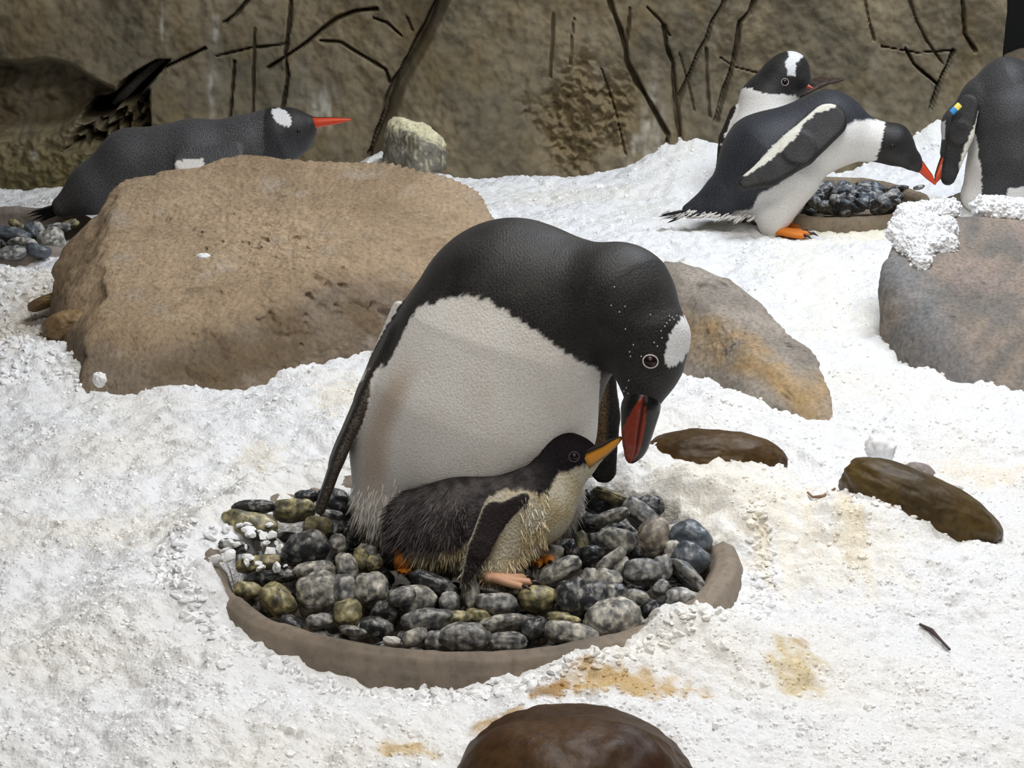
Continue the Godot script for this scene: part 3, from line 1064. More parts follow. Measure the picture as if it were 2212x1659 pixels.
func rocks() -> void:
	nz_cap.frequency = 34.0; nz_cap.fractal_octaves = 3; nz_cap.seed = 12
	# the broad tan slab on the left
	var fr := Frame.new(self, 4.6, 0)
	var tan_ := C(176, 153, 124)
	var tan_dark := C(142, 120, 92)
	var grey := C(122, 108, 92)
	boulder("boulder", "broad flat-topped tan boulder in front of the lying penguin", fr, [
		[262, 388, 330], [400, 362, 420], [540, 333, 450], [700, 346, 480], [860, 350, 500], [950, 370, 500], [1040, 410, 470], [1080, 470, 420],
		[102, 570, 250], [165, 520, 270], [232, 432, 300], [190, 690, -150], [440, 722, -160], [560, 670, -80], [720, 582, 60], [940, 600, 190], [1070, 570, 330],
		[165, 890, -300], [500, 860, -195], [830, 780, 120], [1060, 700, 280], [105, 650, 200], [170, 960, -270], [830, 880, 150], [105, 720, 250], [1060, 760, 400]],
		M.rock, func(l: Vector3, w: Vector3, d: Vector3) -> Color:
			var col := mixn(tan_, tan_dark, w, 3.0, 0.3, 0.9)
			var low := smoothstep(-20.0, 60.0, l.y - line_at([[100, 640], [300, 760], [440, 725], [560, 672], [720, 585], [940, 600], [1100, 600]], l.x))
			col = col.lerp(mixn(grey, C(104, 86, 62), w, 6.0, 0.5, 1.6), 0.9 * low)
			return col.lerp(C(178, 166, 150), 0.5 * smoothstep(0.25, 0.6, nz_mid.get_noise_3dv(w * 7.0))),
		{"nu": 400, "nv": 220, "rough": 0.012, "soft": 0.0035, "crag": 0.011, "dents": [[318, 458, 0.028, 0.035], [292, 480, 0.02, 0.02], [345, 470, 0.015, 0.015], [170, 650, 0.05, 0.04], [190, 600, 0.03, 0.02], [188, 690, 0.025, 0.025], [700, 600, 0.012, 0.012], [722, 612, 0.01, 0.012], [690, 590, 0.01, 0.01], [640, 620, 0.018, 0.008], [420, 740, 0.04, 0.012], [250, 560, 0.05, 0.012], [380, 800, 0.02, 0.012], [560, 640, 0.03, 0.01], [860, 700, 0.03, 0.018], [510, 545, 0.02, 0.006]]})
	# the grey and ochre slab behind the bird on the nest
	fr = Frame.new(self, 4.5, 0)
	boulder("boulder", "low grey boulder with ochre patches right behind the nesting penguin's head", fr, [
		[1370, 620, 330], [1430, 556, 340], [1475, 562, 320], [1560, 587, 250], [1625, 627, 170], [1700, 690, 60], [1772, 760, -60], [1790, 805, -140], [1810, 860, -220], [1812, 945, -330],
		[1640, 900, -230], [1500, 820, -10], [1400, 760, 140], [1560, 690, -20], [1690, 800, -190], [1640, 960, -230], [1812, 1000, -330], [1400, 840, 140], [1600, 900, 200]],
		M.rock, func(l: Vector3, w: Vector3, d: Vector3) -> Color:
			var col := mixn(C(166, 156, 144), C(138, 130, 120), w, 5.0)
			var ochre := smoothstep(20.0, -30.0, absf(l.y - line_at([[1480, 720], [1560, 745], [1640, 780], [1700, 860]], l.x)) - 55.0)
			col = col.lerp(C(186, 152, 98), ochre * clampf(0.7 + nz_mid.get_noise_3dv(w * 10.0), 0.0, 1.0) * 0.8)
			return col.lerp(C(74, 66, 58), 0.8 * smoothstep(0.45, 0.62, nz_mid.get_noise_3dv(w * 16.0 + Vector3(3, 0, 0)))),
		{"nu": 200, "nv": 120, "rough": 0.011, "freq": 8.0, "dents": [[1496, 612, 0.014, 0.012], [1640, 700, 0.02, 0.006], [1750, 830, 0.02, 0.01], [1690, 770, 0.015, 0.006]]})
	# the rounded pinkish boulder at the right edge
	fr = Frame.new(self, 4.7, 0)
	boulder("boulder", "large pinkish grey boulder at the right with snow on its top", fr, [
		[1850, 650, 30], [1862, 560, 120], [1905, 500, 220], [1965, 452, 320], [2070, 440, 400], [2230, 446, 420], [2420, 460, 420], [1868, 745, -20], [1900, 815, -70], [2000, 860, -180], [2105, 915, -330], [2140, 940, -390],
		[2350, 920, -400], [2500, 700, -200], [1945, 590, -30], [2070, 545, 90], [2190, 740, -260], [1900, 900, -60], [2140, 1010, -370], [2400, 1000, -300], [2500, 800, 300], [1900, 800, 250]],
		M.rock, func(l: Vector3, w: Vector3, d: Vector3) -> Color:
			var band := nz_mid.get_noise_2d((l.x + 0.9 * l.y) * 0.012, l.z * 0.004) + 0.5 * nz_mid.get_noise_3dv(w * 5.0)
			var col := C(146, 132, 118).lerp(C(120, 114, 107), clampf(0.5 + 1.5 * band, 0, 1))
			col = col.lerp(C(168, 148, 137), 0.55 * smoothstep(-0.1, 0.5, nz_big.get_noise_3dv(w * 3.0 + Vector3(8, 0, 0))) * smoothstep(1980.0, 2080.0, l.x))
			return col.lerp(C(128, 132, 136), 0.6 * smoothstep(90.0, 0.0, absf(l.x - 1985.0 - 0.25 * (l.y - 700.0)))),
		{"nu": 220, "nv": 130, "rough": 0.009, "freq": 4.0, "soft": 0.03})
	# the rock against the wall, splashed pale on top
	fr = Frame.new(self, 6.02, 0)
	boulder("boulder", "small rock with a chalky yellow-white crust against the back wall", fr, [
		[832, 255, 40], [850, 248, 30], [885, 250, 30], [915, 272, 20], [950, 280, 20], [962, 300, 20], [835, 300, 0], [900, 300, -50], [945, 310, -40], [965, 370, -10], [830, 380, -10], [900, 390, -70], [830, 330, 150], [970, 330, 150]],
		M.rock, func(l: Vector3, w: Vector3, d: Vector3) -> Color:
			var top := smoothstep(22.0, -4.0, l.y - line_at([[830, 268], [880, 275], [915, 296], [960, 300]], l.x) + 26.0 * nz_mid.get_noise_3dv(w * 40.0))
			var drip := 0.5 * smoothstep(0.15, 0.5, nz_mid.get_noise_2d(l.x * 0.11, l.y * 0.02))
			return mixn(C(128, 124, 112), C(104, 98, 84), w, 12.0).lerp(C(232, 224, 186), maxf(top, drip) * 0.95),
		{"nu": 90, "nv": 60, "rough": 0.012, "freq": 14.0, "soft": 0.008, "cat": "rock"})
	# the stone in the dark gap
	fr = Frame.new(self, 7.0, 0)
	boulder("boulder", "brown rock in the dark gap above the penguin at the right edge", fr, [
		[2128, 140, 0], [2150, 116, 20], [2190, 98, 40], [2260, 76, 60], [2400, 80, 60], [2400, 300, -40], [2120, 300, -40], [2260, 200, -80], [2120, 300, 200], [2400, 300, 200]],
		M.rock, func(l: Vector3, w: Vector3, d: Vector3) -> Color: return mixn(C(150, 130, 104), C(120, 106, 86), w, 6.0),
		{"crag": 0.004, "nu": 80, "nv": 50, "rough": 0.01, "cat": "rock"})
	# the snow on top of the pinkish boulder
	fr = Frame.new(self, 4.7, 0)
	var b := Blob.new()
	for e in [[1962, 470, 290, 22, 2050, 455, 360, 20], [1945, 500, 230, 20, 2040, 498, 250, 22], [1960, 530, 170, 16, 2040, 530, 170, 20], [1985, 545, 130, 20, 1990, 572, 80, 12], [2120, 446, 390, 12, 2215, 452, 400, 13], [2150, 462, 370, 10, 2230, 470, 360, 10]]:
		b.cone(fr.p(e[0], e[1], e[2]), fr.p(e[4], e[5], e[6]), fr.r(e[3] + 9), fr.r(e[7] + 9), 0.05)
	b.noise = nz_cap
	b.amp = 0.008
	var cap := b.mesh(0.0045, func(q: Vector3, n: Vector3) -> Color: return Color(0.9, 0.905, 0.915))
	var sc := obj("snow_patch", cap.commit(false, fr.p(1990, 500, 230)), M.snow)
	sc.position = fr.p(1990, 500, 230)
	var r2 := RandomNumberGenerator.new()
	r2.seed = 21
	var mm := MultiMesh.new()
	mm.transform_format = MultiMesh.TRANSFORM_3D
	mm.mesh = grain_mesh
	mm.instance_count = 2600
	for k in mm.instance_count:
		var q := r2.randi() % cap.v.size()
		var s := r2.randf_range(0.002, 0.0055)
		mm.set_instance_transform(k, Transform3D(Basis.from_euler(Vector3(r2.randf() * TAU, r2.randf() * TAU, 0)).scaled_local(Vector3(s, s * 0.7, s)), cap.v[q] - sc.position))
	var mi := MultiMeshInstance3D.new()
	mi.name = "snow_grains"
	mi.multimesh = mm
	mi.material_override = M.cap_grain
	sc.add_child(mi, true)
	mi.set_meta("kind", "stuff")
	tag(sc, "patch of loose snow lying on top of the pinkish boulder", "snow")
	# wet brown stones half sunk in the snow
	var wet := func(l: Vector3, w: Vector3, d: Vector3) -> Color: return mixn(C(92, 70, 40), C(66, 48, 26), w, 9.0)
	var ol := func(l: Vector3, w: Vector3, d: Vector3) -> Color: return mixn(C(98, 80, 44), C(72, 56, 30), w, 8.0)
	var br := func(l: Vector3, w: Vector3, d: Vector3) -> Color: return mixn(C(82, 58, 34), C(62, 42, 24), w, 5.0)
	egg("smooth dark brown stone dusted with snow right of the feeding bills", 1545, 1000, 0.02, 152, 70, 0.10, -3.0, wet)
	egg("long olive brown stone half buried in the snow at the right", 1985, 1100, 0.025, 180, 76, 0.11, -25.0, ol)
	egg("rounded dark brown stone at the bottom edge in front of the nest", 1238, 1735, -0.02, 262, 200, 0.18, 0.0, br)
	var tanf := func(l: Vector3, w: Vector3, d: Vector3) -> Color: return mixn(C(158, 132, 96), C(126, 102, 72), w, 14.0)
	egg("thin brown stone showing through snow left of the tan boulder, upper of two", 100, 652, 0.052, 42, 13, 0.05, 22.0, tanf)
	egg("wide flat brown stone showing through snow left of the tan boulder, lower of two", 160, 708, 0.05, 66, 40, 0.09, 14.0, tanf)
	egg("grey stone lying beside the olive brown stone in the snow", 1985, 1024, -0.02, 34, 24, 0.03, -12.0, func(l: Vector3, w: Vector3, d: Vector3) -> Color: return C(150, 140, 134))

func egg(label: String, px: float, py: float, h: float, a: float, b: float, deep: float, ang: float, color: Callable) -> void:
	var g := ground(px, py, h)
	var fr := Frame.new(self, depth_of(g))
	var x := fr.dir(cos(deg_to_rad(ang)), -sin(deg_to_rad(ang)), 0.25 * sin(deg_to_rad(ang)))
	var z := x.cross(Vector3.UP.cross(x).cross(x).normalized()).normalized()
	var y := fr.dir(sin(deg_to_rad(ang)), cos(deg_to_rad(ang)), 0)
	z = x.cross(y).normalized()
	var bf := Buf.new()
	ico(bf, func(d: Vector3) -> float:
		var q := pow(pow(absf(d.x), 2.5) + pow(absf(d.y), 2.5) + pow(absf(d.z), 2.5), -1.0 / 2.5)
		return q * (1.0 + 0.10 * nz_big.get_noise_3dv(d * 0.9 + g) + 0.02 * nz_mid.get_noise_3dv(d * 3.0 + g)), 5)
	var bs := Basis(x * fr.r(a), y * fr.r(b), z * deep)
	for k in bf.v.size():
		bf.v[k] = bs * bf.v[k]
		bf.c[k] = color.call(Vector3.ZERO, g + bf.v[k], Vector3.ZERO)
	if bs.determinant() < 0.0:
		for k in range(0, bf.i.size(), 3):
			var t := bf.i[k + 1]; bf.i[k + 1] = bf.i[k + 2]; bf.i[k + 2] = t
	var o := obj("stone", bf.commit(), M.wet_rock)
	o.position = g
	tag(o, label, "stone")

# ---------------------------------------------------------------- nest bowls and pebbles
var pebble_mesh: Array[ArrayMesh] = []

func bowl(label: String, c: Vector3, r: float, top: float, col: Color, col2: Color, tilt := 0.0) -> void:
	var prof := [[0.0, -0.075], [0.5, -0.075], [0.78, -0.07], [0.84, -0.03], [0.858, 0.012], [0.884, 0.028], [0.925, 0.034], [0.962, 0.026], [0.985, 0.006], [1.0, -0.03], [1.015, -0.07], [1.02, -0.12]]
	var fine := []
	for k in prof.size() - 1:
		for e in 4: fine.append([lerpf(prof[k][0], prof[k + 1][0], e / 4.0), lerpf(prof[k][1], prof[k + 1][1], e / 4.0)])
	fine.append(prof[-1])
	var nu := 180
	var v := PackedVector3Array()
	var cl := PackedColorArray()
	for f in fine:
		for i in nu + 1:
			var t := TAU * i / nu
			var rr: float = f[0] * r
			var p := Vector3(cos(t) * rr, f[1] * (r / 0.43), sin(t) * rr)
			var w := c + p
			rr += 0.006 * nz_mid.get_noise_3dv(w * 7.0) * minf(1.0, f[0] * 2.0)
			p = Vector3(cos(t) * rr, p.y + top + 0.005 * nz_mid.get_noise_3dv(w * 6.0) + 0.0015 * nz_fine.get_noise_3dv(w * 40.0), sin(t) * rr)
			v.append(p)
			cl.append(mixn(col, col2, w, 5.0))
	var o := obj("nest_bowl", grid_mesh(v, cl, nu + 1, fine.size(), true), M.ring)
	o.position = Vector3(c.x, 0, c.z)
	tag(o, label, "nest bowl")

func pebble(px: float, py: float, a: float, b: float, ang: float, mat: String, h: float, label: String, group: String, deep := 0.0) -> void:
	var g := ground(px, py, h)
	var fr := Frame.new(self, depth_of(g))
	var t := deg_to_rad(ang)
	var x := fr.dir(cos(t), -sin(t), 0.3 * sin(t))
	var up := fr.dir(sin(t), cos(t), -0.35)
	var z := x.cross(up).normalized()
	up = z.cross(x).normalized()
	var dp := deep if deep > 0.0 else fr.r(sqrt(a * b) * 1.05)
	var o := obj("pebble", pebble_mesh[rng.randi() % pebble_mesh.size()], M[mat])
	var flip := 1.0 if rng.randf() < 0.5 else -1.0
	o.transform = Transform3D(Basis(x * fr.r(a) * 1.04 * flip, up * fr.r(b) * 1.04 * flip, z * dp), g)
	tag(o, label, "pebble", group)

func make_pebbles() -> void:
	for s in 10:
		var b := Buf.new()
		var off := Vector3(s * 7.3, s * 3.1, 0)
		var pw := [2.2, 2.5, 3.0, 2.3, 2.7][s % 5] as float
		ico(b, func(d: Vector3) -> float:
			var q := pow(pow(absf(d.x), pw) + pow(absf(d.y), pw) + pow(absf(d.z), pw), -1.0 / pw)
			return q * (0.97 + 0.22 * nz_big.get_noise_3dv(d * 0.8 + off) + 0.06 * nz_mid.get_noise_3dv(d * 2.2 + off)), 3)
		pebble_mesh.append(b.commit())

func nests() -> void:
	make_pebbles()
	bowl("round brown-grey concrete nest bowl full of pebbles under the chick", nest_c, NEST_R, 0.0, C(150, 136, 120), C(122, 111, 98))
	var c2 := ground(1790, 452)
	bowl("far nest bowl with black pebbles beside the bowing penguin", c2, 0.27, 0.015, C(150, 134, 112), C(126, 112, 92))
	var c3 := ground(-20, 520)
	bowl("nest bowl with flat grey pebbles at the left edge under the tail", c3, 0.27, 0.01, C(150, 140, 130), C(128, 118, 108))
	var near := "pebbles in the front nest"
	var list := [
		# back row, left
		[546, 1096, 47, 15, 2, "dark", 0.055, "flat black oval pebble on the back left rim of the front nest"],
		[661, 1074, 26, 15, 10, "dark", 0.05, "dark pebble behind the mottled one, left of the hanging flipper tip"],
		[635, 1102, 44, 22, 5, "olive", 0.045, "mottled olive pebble just left of the hanging flipper tip"],
		[722, 1082, 38, 24, -18, "dark", 0.045, "wet black pebble behind the flipper tip and against the white body"],
		[716, 1112, 24, 9, -6, "grey", 0.04, "small flat grey pebble right of the flipper tip"],
		[748, 1102, 24, 22, 0, "dark", 0.03, "black pebble tucked under the left side of the nesting bird"],
		[539, 1135, 58, 27, -14, "olive", 0.03, "broad brown flat pebble under the black oval one at the back left"],
		[505, 1180, 33, 14, -8, "dark", 0.03, "dark flat pebble in slush at the left rim"],
		[687, 1140, 32, 24, 4, "olive", 0.045, "yellowish olive pebble below the flipper tip"],
		[661, 1187, 55, 36, 12, "dark", 0.045, "large dark pebble with a pale scuff at the left of the nest"],
		[722, 1146, 20, 21, 0, "dark", 0.035, "small round dark pebble right of the yellowish olive one"],
		[765, 1158, 20, 25, -20, "dark", 0.03, "knobbly dark pebble below the white body's left hem"],
		[730, 1176, 18, 23, 0, "pale", 0.04, "small upright pale grey pebble beside the large dark one"],
		[750, 1225, 22, 32, 22, "pale", 0.04, "pale upright pebble left of the knob-shaped one"],
		[781, 1208, 16, 24, 10, "olive", 0.03, "narrow olive pebble between the pale upright pebble and the knob"],
		[809, 1217, 18, 17, 20, "olive", 0.04, "small olive knob-shaped pebble left of the parent's orange foot"],
		[797, 1192, 18, 14, 0, "grey", 0.03, "small grey pebble behind the olive knob"],
		[560, 1219, 47, 17, 8, "olive", 0.025, "long olive-dark pebble on the left rim above the shiny black one"],
		[586, 1247, 53, 14, 5, "dark", 0.02, "long shiny wet black pebble at the left of the nest"],
		[680, 1234, 46, 22, 6, "pale", 0.03, "arched pebble with white and brown mottling at the left"],
		[534, 1274, 28, 17, -10, "olive", 0.015, "speckled flat pebble lowest on the left rim"],
		[600, 1297, 44, 30, -35, "olive", 0.015, "olive yellow pebble leaning on the front left rim"],
		[690, 1281, 50, 44, 20, "pale", 0.02, "large grey and buff mottled pebble at the front left"],
		[741, 1278, 30, 36, 0, "grey", 0.025, "grey pebble pressed against the large mottled one"],
		[802, 1272, 38, 37, 0, "pale", 0.03, "big rounded light grey pebble left of the parent's orange foot"],
		[750, 1327, 31, 33, 0, "olive", 0.01, "upright olive yellow pebble near the front left rim"],
		[690, 1342, 27, 16, 5, "grey", 0.012, "small striped grey pebble on the front left rim"],
		[831, 1323, 31, 25, 0, "dark", 0.012, "round dark pebble below the big light grey one"],
		[815, 1358, 37, 23, -14, "dark", 0.01, "smooth black pebble at the front rim by the white one"],
		[762, 1364, 32, 12, -12, "grey", 0.01, "thin grey pebble along the front left rim"],
		[846, 1385, 18, 10, -8, "white", 0.016, "small bright white pebble on the front rim"],
		[868, 1288, 30, 20, 10, "grey", 0.04, "grey pebble peeping out behind the big blunt grey one"],
		[903, 1297, 41, 34, 10, "pale", 0.02, "big blunt pale grey pebble below the chick's body"],
		[938, 1262, 54, 20, -20, "dark", 0.035, "long black pebble sloping down in front of the orange foot"],
		[948, 1240, 30, 14, -15, "olive", 0.025, "dull olive pebble under the chick's belly"],
		[971, 1303, 22, 25, -8, "grey", 0.02, "small mottled grey pebble left of the upright white-green one"],
		[920, 1341, 57, 26, 5, "grey", 0.012, "long brownish grey pebble near the front rim"],
		[990, 1338, 32, 18, 0, "olive", 0.01, "olive pebble end at the right of the long brownish grey one"],
		[896, 1377, 28, 18, 16, "pale", 0.012, "small pale oval pebble on the front rim beside the white one"],
		[940, 1384, 21, 21, 0, "grey", 0.01, "round grey pebble on the front rim left of the largest rim pebble"],
		[1002, 1380, 56, 32, 0, "grey", 0.012, "wide grey pebble on the front rim at the middle"],
		[1018, 1284, 18, 36, 4, "pale", 0.025, "upright white-green mottled pebble under the chick's flipper tip"],
		[1071, 1306, 45, 25, -3, "grey", 0.022, "smooth dark grey oval pebble below the chick's foot"],
		[1089, 1280, 53, 10, -8, "pale", 0.025, "thin pale pebble that the chick's foot rests on"],
		[1162, 1294, 43, 28, 0, "olive", 0.022, "olive pebble with a yellow blotch right of the chick's toes"],
		[1090, 1347, 54, 19, 10, "pale", 0.012, "pale mottled oval pebble lying flat near the front rim"],
		[1030, 1333, 28, 17, -10, "olive", 0.01, "olive grey pebble left of the pale flat oval"],
		[1098, 1388, 41, 22, 0, "grey", 0.01, "rounded charcoal grey pebble on the front rim"],
		[1152, 1356, 28, 22, 24, "dark", 0.01, "dark pebble between the flat oval and the angular grey one"],
		[1215, 1339, 38, 16, -12, "olive", 0.015, "pale olive pebble lying on the angular grey one"],
		[1236, 1373, 57, 25, -13, "pale", 0.012, "angular light grey pebble on the front rim at the right"],
		[1327, 1343, 62, 49, 12, "pale", 0.015, "largest grey pebble leaning on the front right rim"],
		[1238, 1290, 38, 42, 10, "dark", 0.03, "blocky black pebble with speckles right of the olive blotched one"],
		[1283, 1294, 31, 35, 0, "dark", 0.028, "rounded black pebble with brown speckles above the largest grey one"],
		[1206, 1236, 52, 24, 28, "pale", 0.04, "mottled buff oval pebble leaning on the parent's other foot"],
		[1180, 1203, 38, 28, 6, "brown", 0.05, "smooth brown-grey oval pebble in front of the chick's claws"],
		[1127, 1238, 22, 28, -10, "dark", 0.035, "dark green-black pebble just right of the chick's leg"],
		[1273, 1249, 18, 24, -12, "pale", 0.04, "small upright banded pebble right of the buff oval"],
		[1312, 1256, 29, 26, -20, "pale", 0.035, "white-banded pebble above the rounded black speckled one"],
		[1330, 1284, 26, 23, -10, "dark", 0.03, "black pebble under the white-banded one"],
		[1320, 1211, 40, 15, 38, "pale", 0.05, "long pale pebble slanting up to the right"],
		[1278, 1198, 28, 20, 12, "dark", 0.045, "dark bluish pebble left of the slanting pale one"],
		[1330, 1170, 40, 28, -12, "pale", 0.055, "pebble with a thick white crust behind the slanting pale one"],
		[1372, 1180, 20, 30, 0, "dark", 0.04, "black pebble between the white-crusted and the big buff mottled one"],
		[1410, 1164, 37, 46, -12, "brown", 0.05, "big buff mottled pebble standing at the right of the nest"],
		[1341, 1224, 16, 25, -20, "pale", 0.04, "small upright white-banded pebble left of the flat grey oval"],
		[1388, 1236, 39, 27, -4, "grey", 0.04, "grey oval pebble with white flecks at the right"],
		[1431, 1229, 20, 30, 0, "grey", 0.035, "upright grey pebble behind the flecked oval"],
		[1489, 1168, 47, 42, -36, "blue", 0.04, "large smooth green-black pebble at the right rim"],
		[1453, 1150, 20, 23, 0, "pale", 0.045, "mottled pebble between the big buff and the green-black ones"],
		[1491, 1209, 39, 36, -30, "blue", 0.03, "smooth bluish slate pebble below the green-black one"],
		[1487, 1245, 50, 17, -48, "grey", 0.025, "long mottled pebble slanting down along the right rim"],
		[1471, 1297, 38, 28, -8, "grey", 0.02, "rounded grey pebble low at the right rim"],
		[1377, 1291, 27, 17, -8, "pale", 0.028, "small pale banded pebble above the largest grey one"],
		[1404, 1312, 19, 16, 20, "dark", 0.015, "small dark pebble right of the largest grey one"],
		[1414, 1348, 26, 19, 24, "grey", 0.01, "mottled pebble on the front right rim"],
		[1453, 1340, 23, 16, -30, "olive", 0.01, "dull olive pebble at the rim below the rounded grey one"],
		[1427, 1270, 14, 19, -40, "grey", 0.025, "small wedge-shaped grey pebble left of the rounded grey one"],
		[1452, 1190, 17, 22, -10, "pale", 0.04, "small pale pebble left of the bluish slate one"],
		[1402, 1096, 31, 23, 0, "dark", 0.055, "glossy black pebble at the back right rim"],
		[1335, 1082, 62, 15, -22, "olive", 0.06, "long dull olive pebble topmost at the back right"],
		[1388, 1118, 48, 23, -42, "grey", 0.05, "dark grey pebble sloping down from the long olive one"],
		[1319, 1119, 41, 16, 20, "pale", 0.06, "pale rod-shaped pebble at the back right"],
		[1296, 1092, 32, 18, 6, "dark", 0.05, "dark pebble between the rod-shaped one and the white body"],
		[1271, 1077, 13, 20, 0, "dark", 0.05, "small upright black pebble beside the white body's right hem"],
		[1256, 1170, 14, 23, 12, "olive", 0.045, "narrow olive pebble under the right hem of the white body"],
		[1233, 1190, 15, 20, 20, "dark", 0.04, "small dark green pebble behind the brown-grey oval"],
		[1327, 1145, 27, 14, 10, "dark", 0.055, "black pebble just behind the white-crusted one"],
		[1268, 1133, 30, 18, 0, "dark", 0.045, "black pebble in the shade right of the white body"],
	]
	for p in list: pebble(p[0], p[1], p[2], p[3], p[4], "pebble_" + p[5], p[6], p[7], near)
	var r2 := RandomNumberGenerator.new()
	r2.seed = 77
	for ring in 5:
		var rr := 0.08 + ring * 0.06
		var n := int(TAU * rr / 0.06)
		for k in n:
			var t := TAU * (k + r2.randf() * 0.5) / n
			var q := proj(Vector3(nest_c.x + cos(t) * rr, -0.014, nest_c.z + sin(t) * rr))
			pebble(q.x, q.y, r2.randf_range(26, 40), r2.randf_range(16, 26), r2.randf_range(-40, 40), ["pebble_dark", "pebble_dark", "pebble_grey"][r2.randi() % 3], -0.014, "dark pebble in the under layer showing between the upper pebbles of the front nest", "pebbles in the front nest's under layer")
	# far nest: a heap of small black pebbles
	for k in 95:
		var t := r2.randf() * TAU
		var e := sqrt(r2.randf())
		var x := 1828 + cos(t) * e * 118
		var y := 424 + sin(t) * e * 26
		var hgt := 0.015 + 0.03 * (1.0 - e * e)
		if k >= 70:
			x = 1828 + cos(t) * e * 140
			y = 440 + sin(t) * e * 16
			hgt = -0.012
		pebble(x, y - hgt * 700 * 0.0, r2.randf_range(11, 19), r2.randf_range(7, 12), r2.randf_range(-45, 45), ["pebble_dark", "pebble_grey", "pebble_blue"][r2.randi() % 3], hgt, "small black pebble heaped in the far nest bowl behind the bowing penguin", "black pebbles of the far nest")
	for p in [[1940, 408, 24, 6, 4, "small flat black pebble lying in snow apart from the far heap, nearer the heap"], [1985, 405, 12, 4, 12, "smallest flat black pebble lying in snow apart from the far heap, nearer the beaks"]]:
		pebble(p[0], p[1], p[2], p[3], p[4], "pebble_dark", 0.03, p[5], "black pebbles of the far nest")
	# left nest: flat grey pebbles
	var far := "grey pebbles of the left nest"
	for p in [[38, 488, 22, 10, -25, "olive", 0.05, "thin pale-edged pebble standing on edge nearest the lying penguin's tail"], [20, 508, 46, 15, -10, "blue", 0.045, "long slate pebble at the left edge of the left nest"], [68, 500, 12, 22, 28, "blue", 0.05, "dark slate pebble upright under the tail feathers"], [86, 500, 13, 24, 20, "grey", 0.045, "grey pebble upright beside the dark slate one under the tail"], [112, 520, 30, 27, 30, "pale", 0.035, "round light grey pebble against the tan boulder"], [52, 527, 34, 12, -8, "pale", 0.035, "flat pale grey pebble at the front of the left nest"], [125, 492, 28, 10, 5, "grey", 0.05, "grey pebble behind the round light grey one"], [5, 530, 20, 9, -30, "dark", 0.03, "dark pebble at the very left edge of the photo"], [150, 485, 20, 9, 20, "olive", 0.05, "small olive pebble tucked between tail and tan boulder"], [28, 546, 30, 13, 6, "grey", 0.03, "grey pebble against the front rim of the left nest"], [84, 541, 26, 13, -14, "blue", 0.03, "slate pebble low between the flat pale one and the tan boulder"], [80, 515, 20, 14, -40, "dark", 0.03, "dark pebble deep between the slate and the pale grey ones"]]:
		pebble(p[0], p[1], p[2], p[3], p[4], "pebble_" + p[5], p[6], p[7], far)

# ---------------------------------------------------------------- birds
const INK := Color(0.0135, 0.0125, 0.0125)
func ink(w: Vector3) -> Color:
	return Color(0.020, 0.018, 0.0175).lerp(Color(0.046, 0.041, 0.038), clampf(0.5 + nz_mid.get_noise_3dv(w * 18.0), 0, 1))
func white(w: Vector3) -> Color:
	return Color(0.84, 0.80, 0.745).lerp(Color(0.90, 0.875, 0.835), clampf(0.5 + nz_mid.get_noise_3dv(w * 12.0), 0, 1))

func fc(b: Blob, f: Frame, x0: float, y0: float, w0: float, r0: float, x1: float, y1: float, w1: float, r1: float, k: float) -> void:
	b.cone(f.p(x0, y0, w0), f.p(x1, y1, w1), f.r(r0, w0), f.r(r1, w1), k)

func bird_root(called: String, label: String, where: Vector3) -> Node3D:
	var t := base(called, where)
	tag(t, label, "penguin")
	return t

func part(called: String, b: Buf, mat: Material, root: Node3D, smooth := true) -> MeshInstance3D:
	return obj(called, b.commit(smooth, root.position), mat, root)

func plumage(b: Buf, root: Node3D) -> MeshInstance3D:
	var o := MeshInstance3D.new()
	o.mesh = b.commit_split(root.position, M.sheen_plumage, M.plumage)
	o.name = "body"
	root.add_child(o, true)
	return o

# a round eye: dark ball, brown iris edge and a pale ring of skin
func eye(root: Node3D, at_: Vector3, out: Vector3, r: float, ring_col: Color, flat := 1.0) -> void:
	var x := out.cross(Vector3(0.2, 1, 0.1)).normalized()
	var y := out.cross(x).normalized()
	var b := Buf.new()
	b.ball(at_, x * r, y * r * flat, out * r * 0.75, C(30, 18, 14))
	var e := part("eye", b, M.eye, root)
	var g := Buf.new()
	var rings := []
	var cols := []
	for k in 20:
		var t := TAU * k / 20
		var m := at_ + (x * cos(t) + y * sin(t) * flat) * r * 1.08 + out * r * 0.3
		var o := (x * cos(t) + y * sin(t))
		var ring := PackedVector3Array()
		for j in 6: ring.append(m + (o * cos(TAU * j / 6) + out * sin(TAU * j / 6)) * r * 0.11)
		rings.append(ring); cols.append(ring_col)
	rings.append(rings[0]); cols.append(ring_col)
	g.loft(rings, cols, false)
	obj("eye_ring", g.commit(true, root.position), M.skin, e)

# the place where a line from p towards the body meets it, and the way out of it
func on_skin(b: Blob, p: Vector3, look: Vector3) -> Array:
	var all := PackedInt32Array(range(b.n))
	for k in 60:
		var d := b.dist(p, all)
		if absf(d) < 0.0002: break
		p += look * d * 0.8
	var g := Vector3.ZERO
	for ax in 3:
		var e := Vector3.ZERO
		e[ax] = 0.004
		g[ax] = b.dist(p + e, all) - b.dist(p - e, all)
	return [p, g.normalized()]

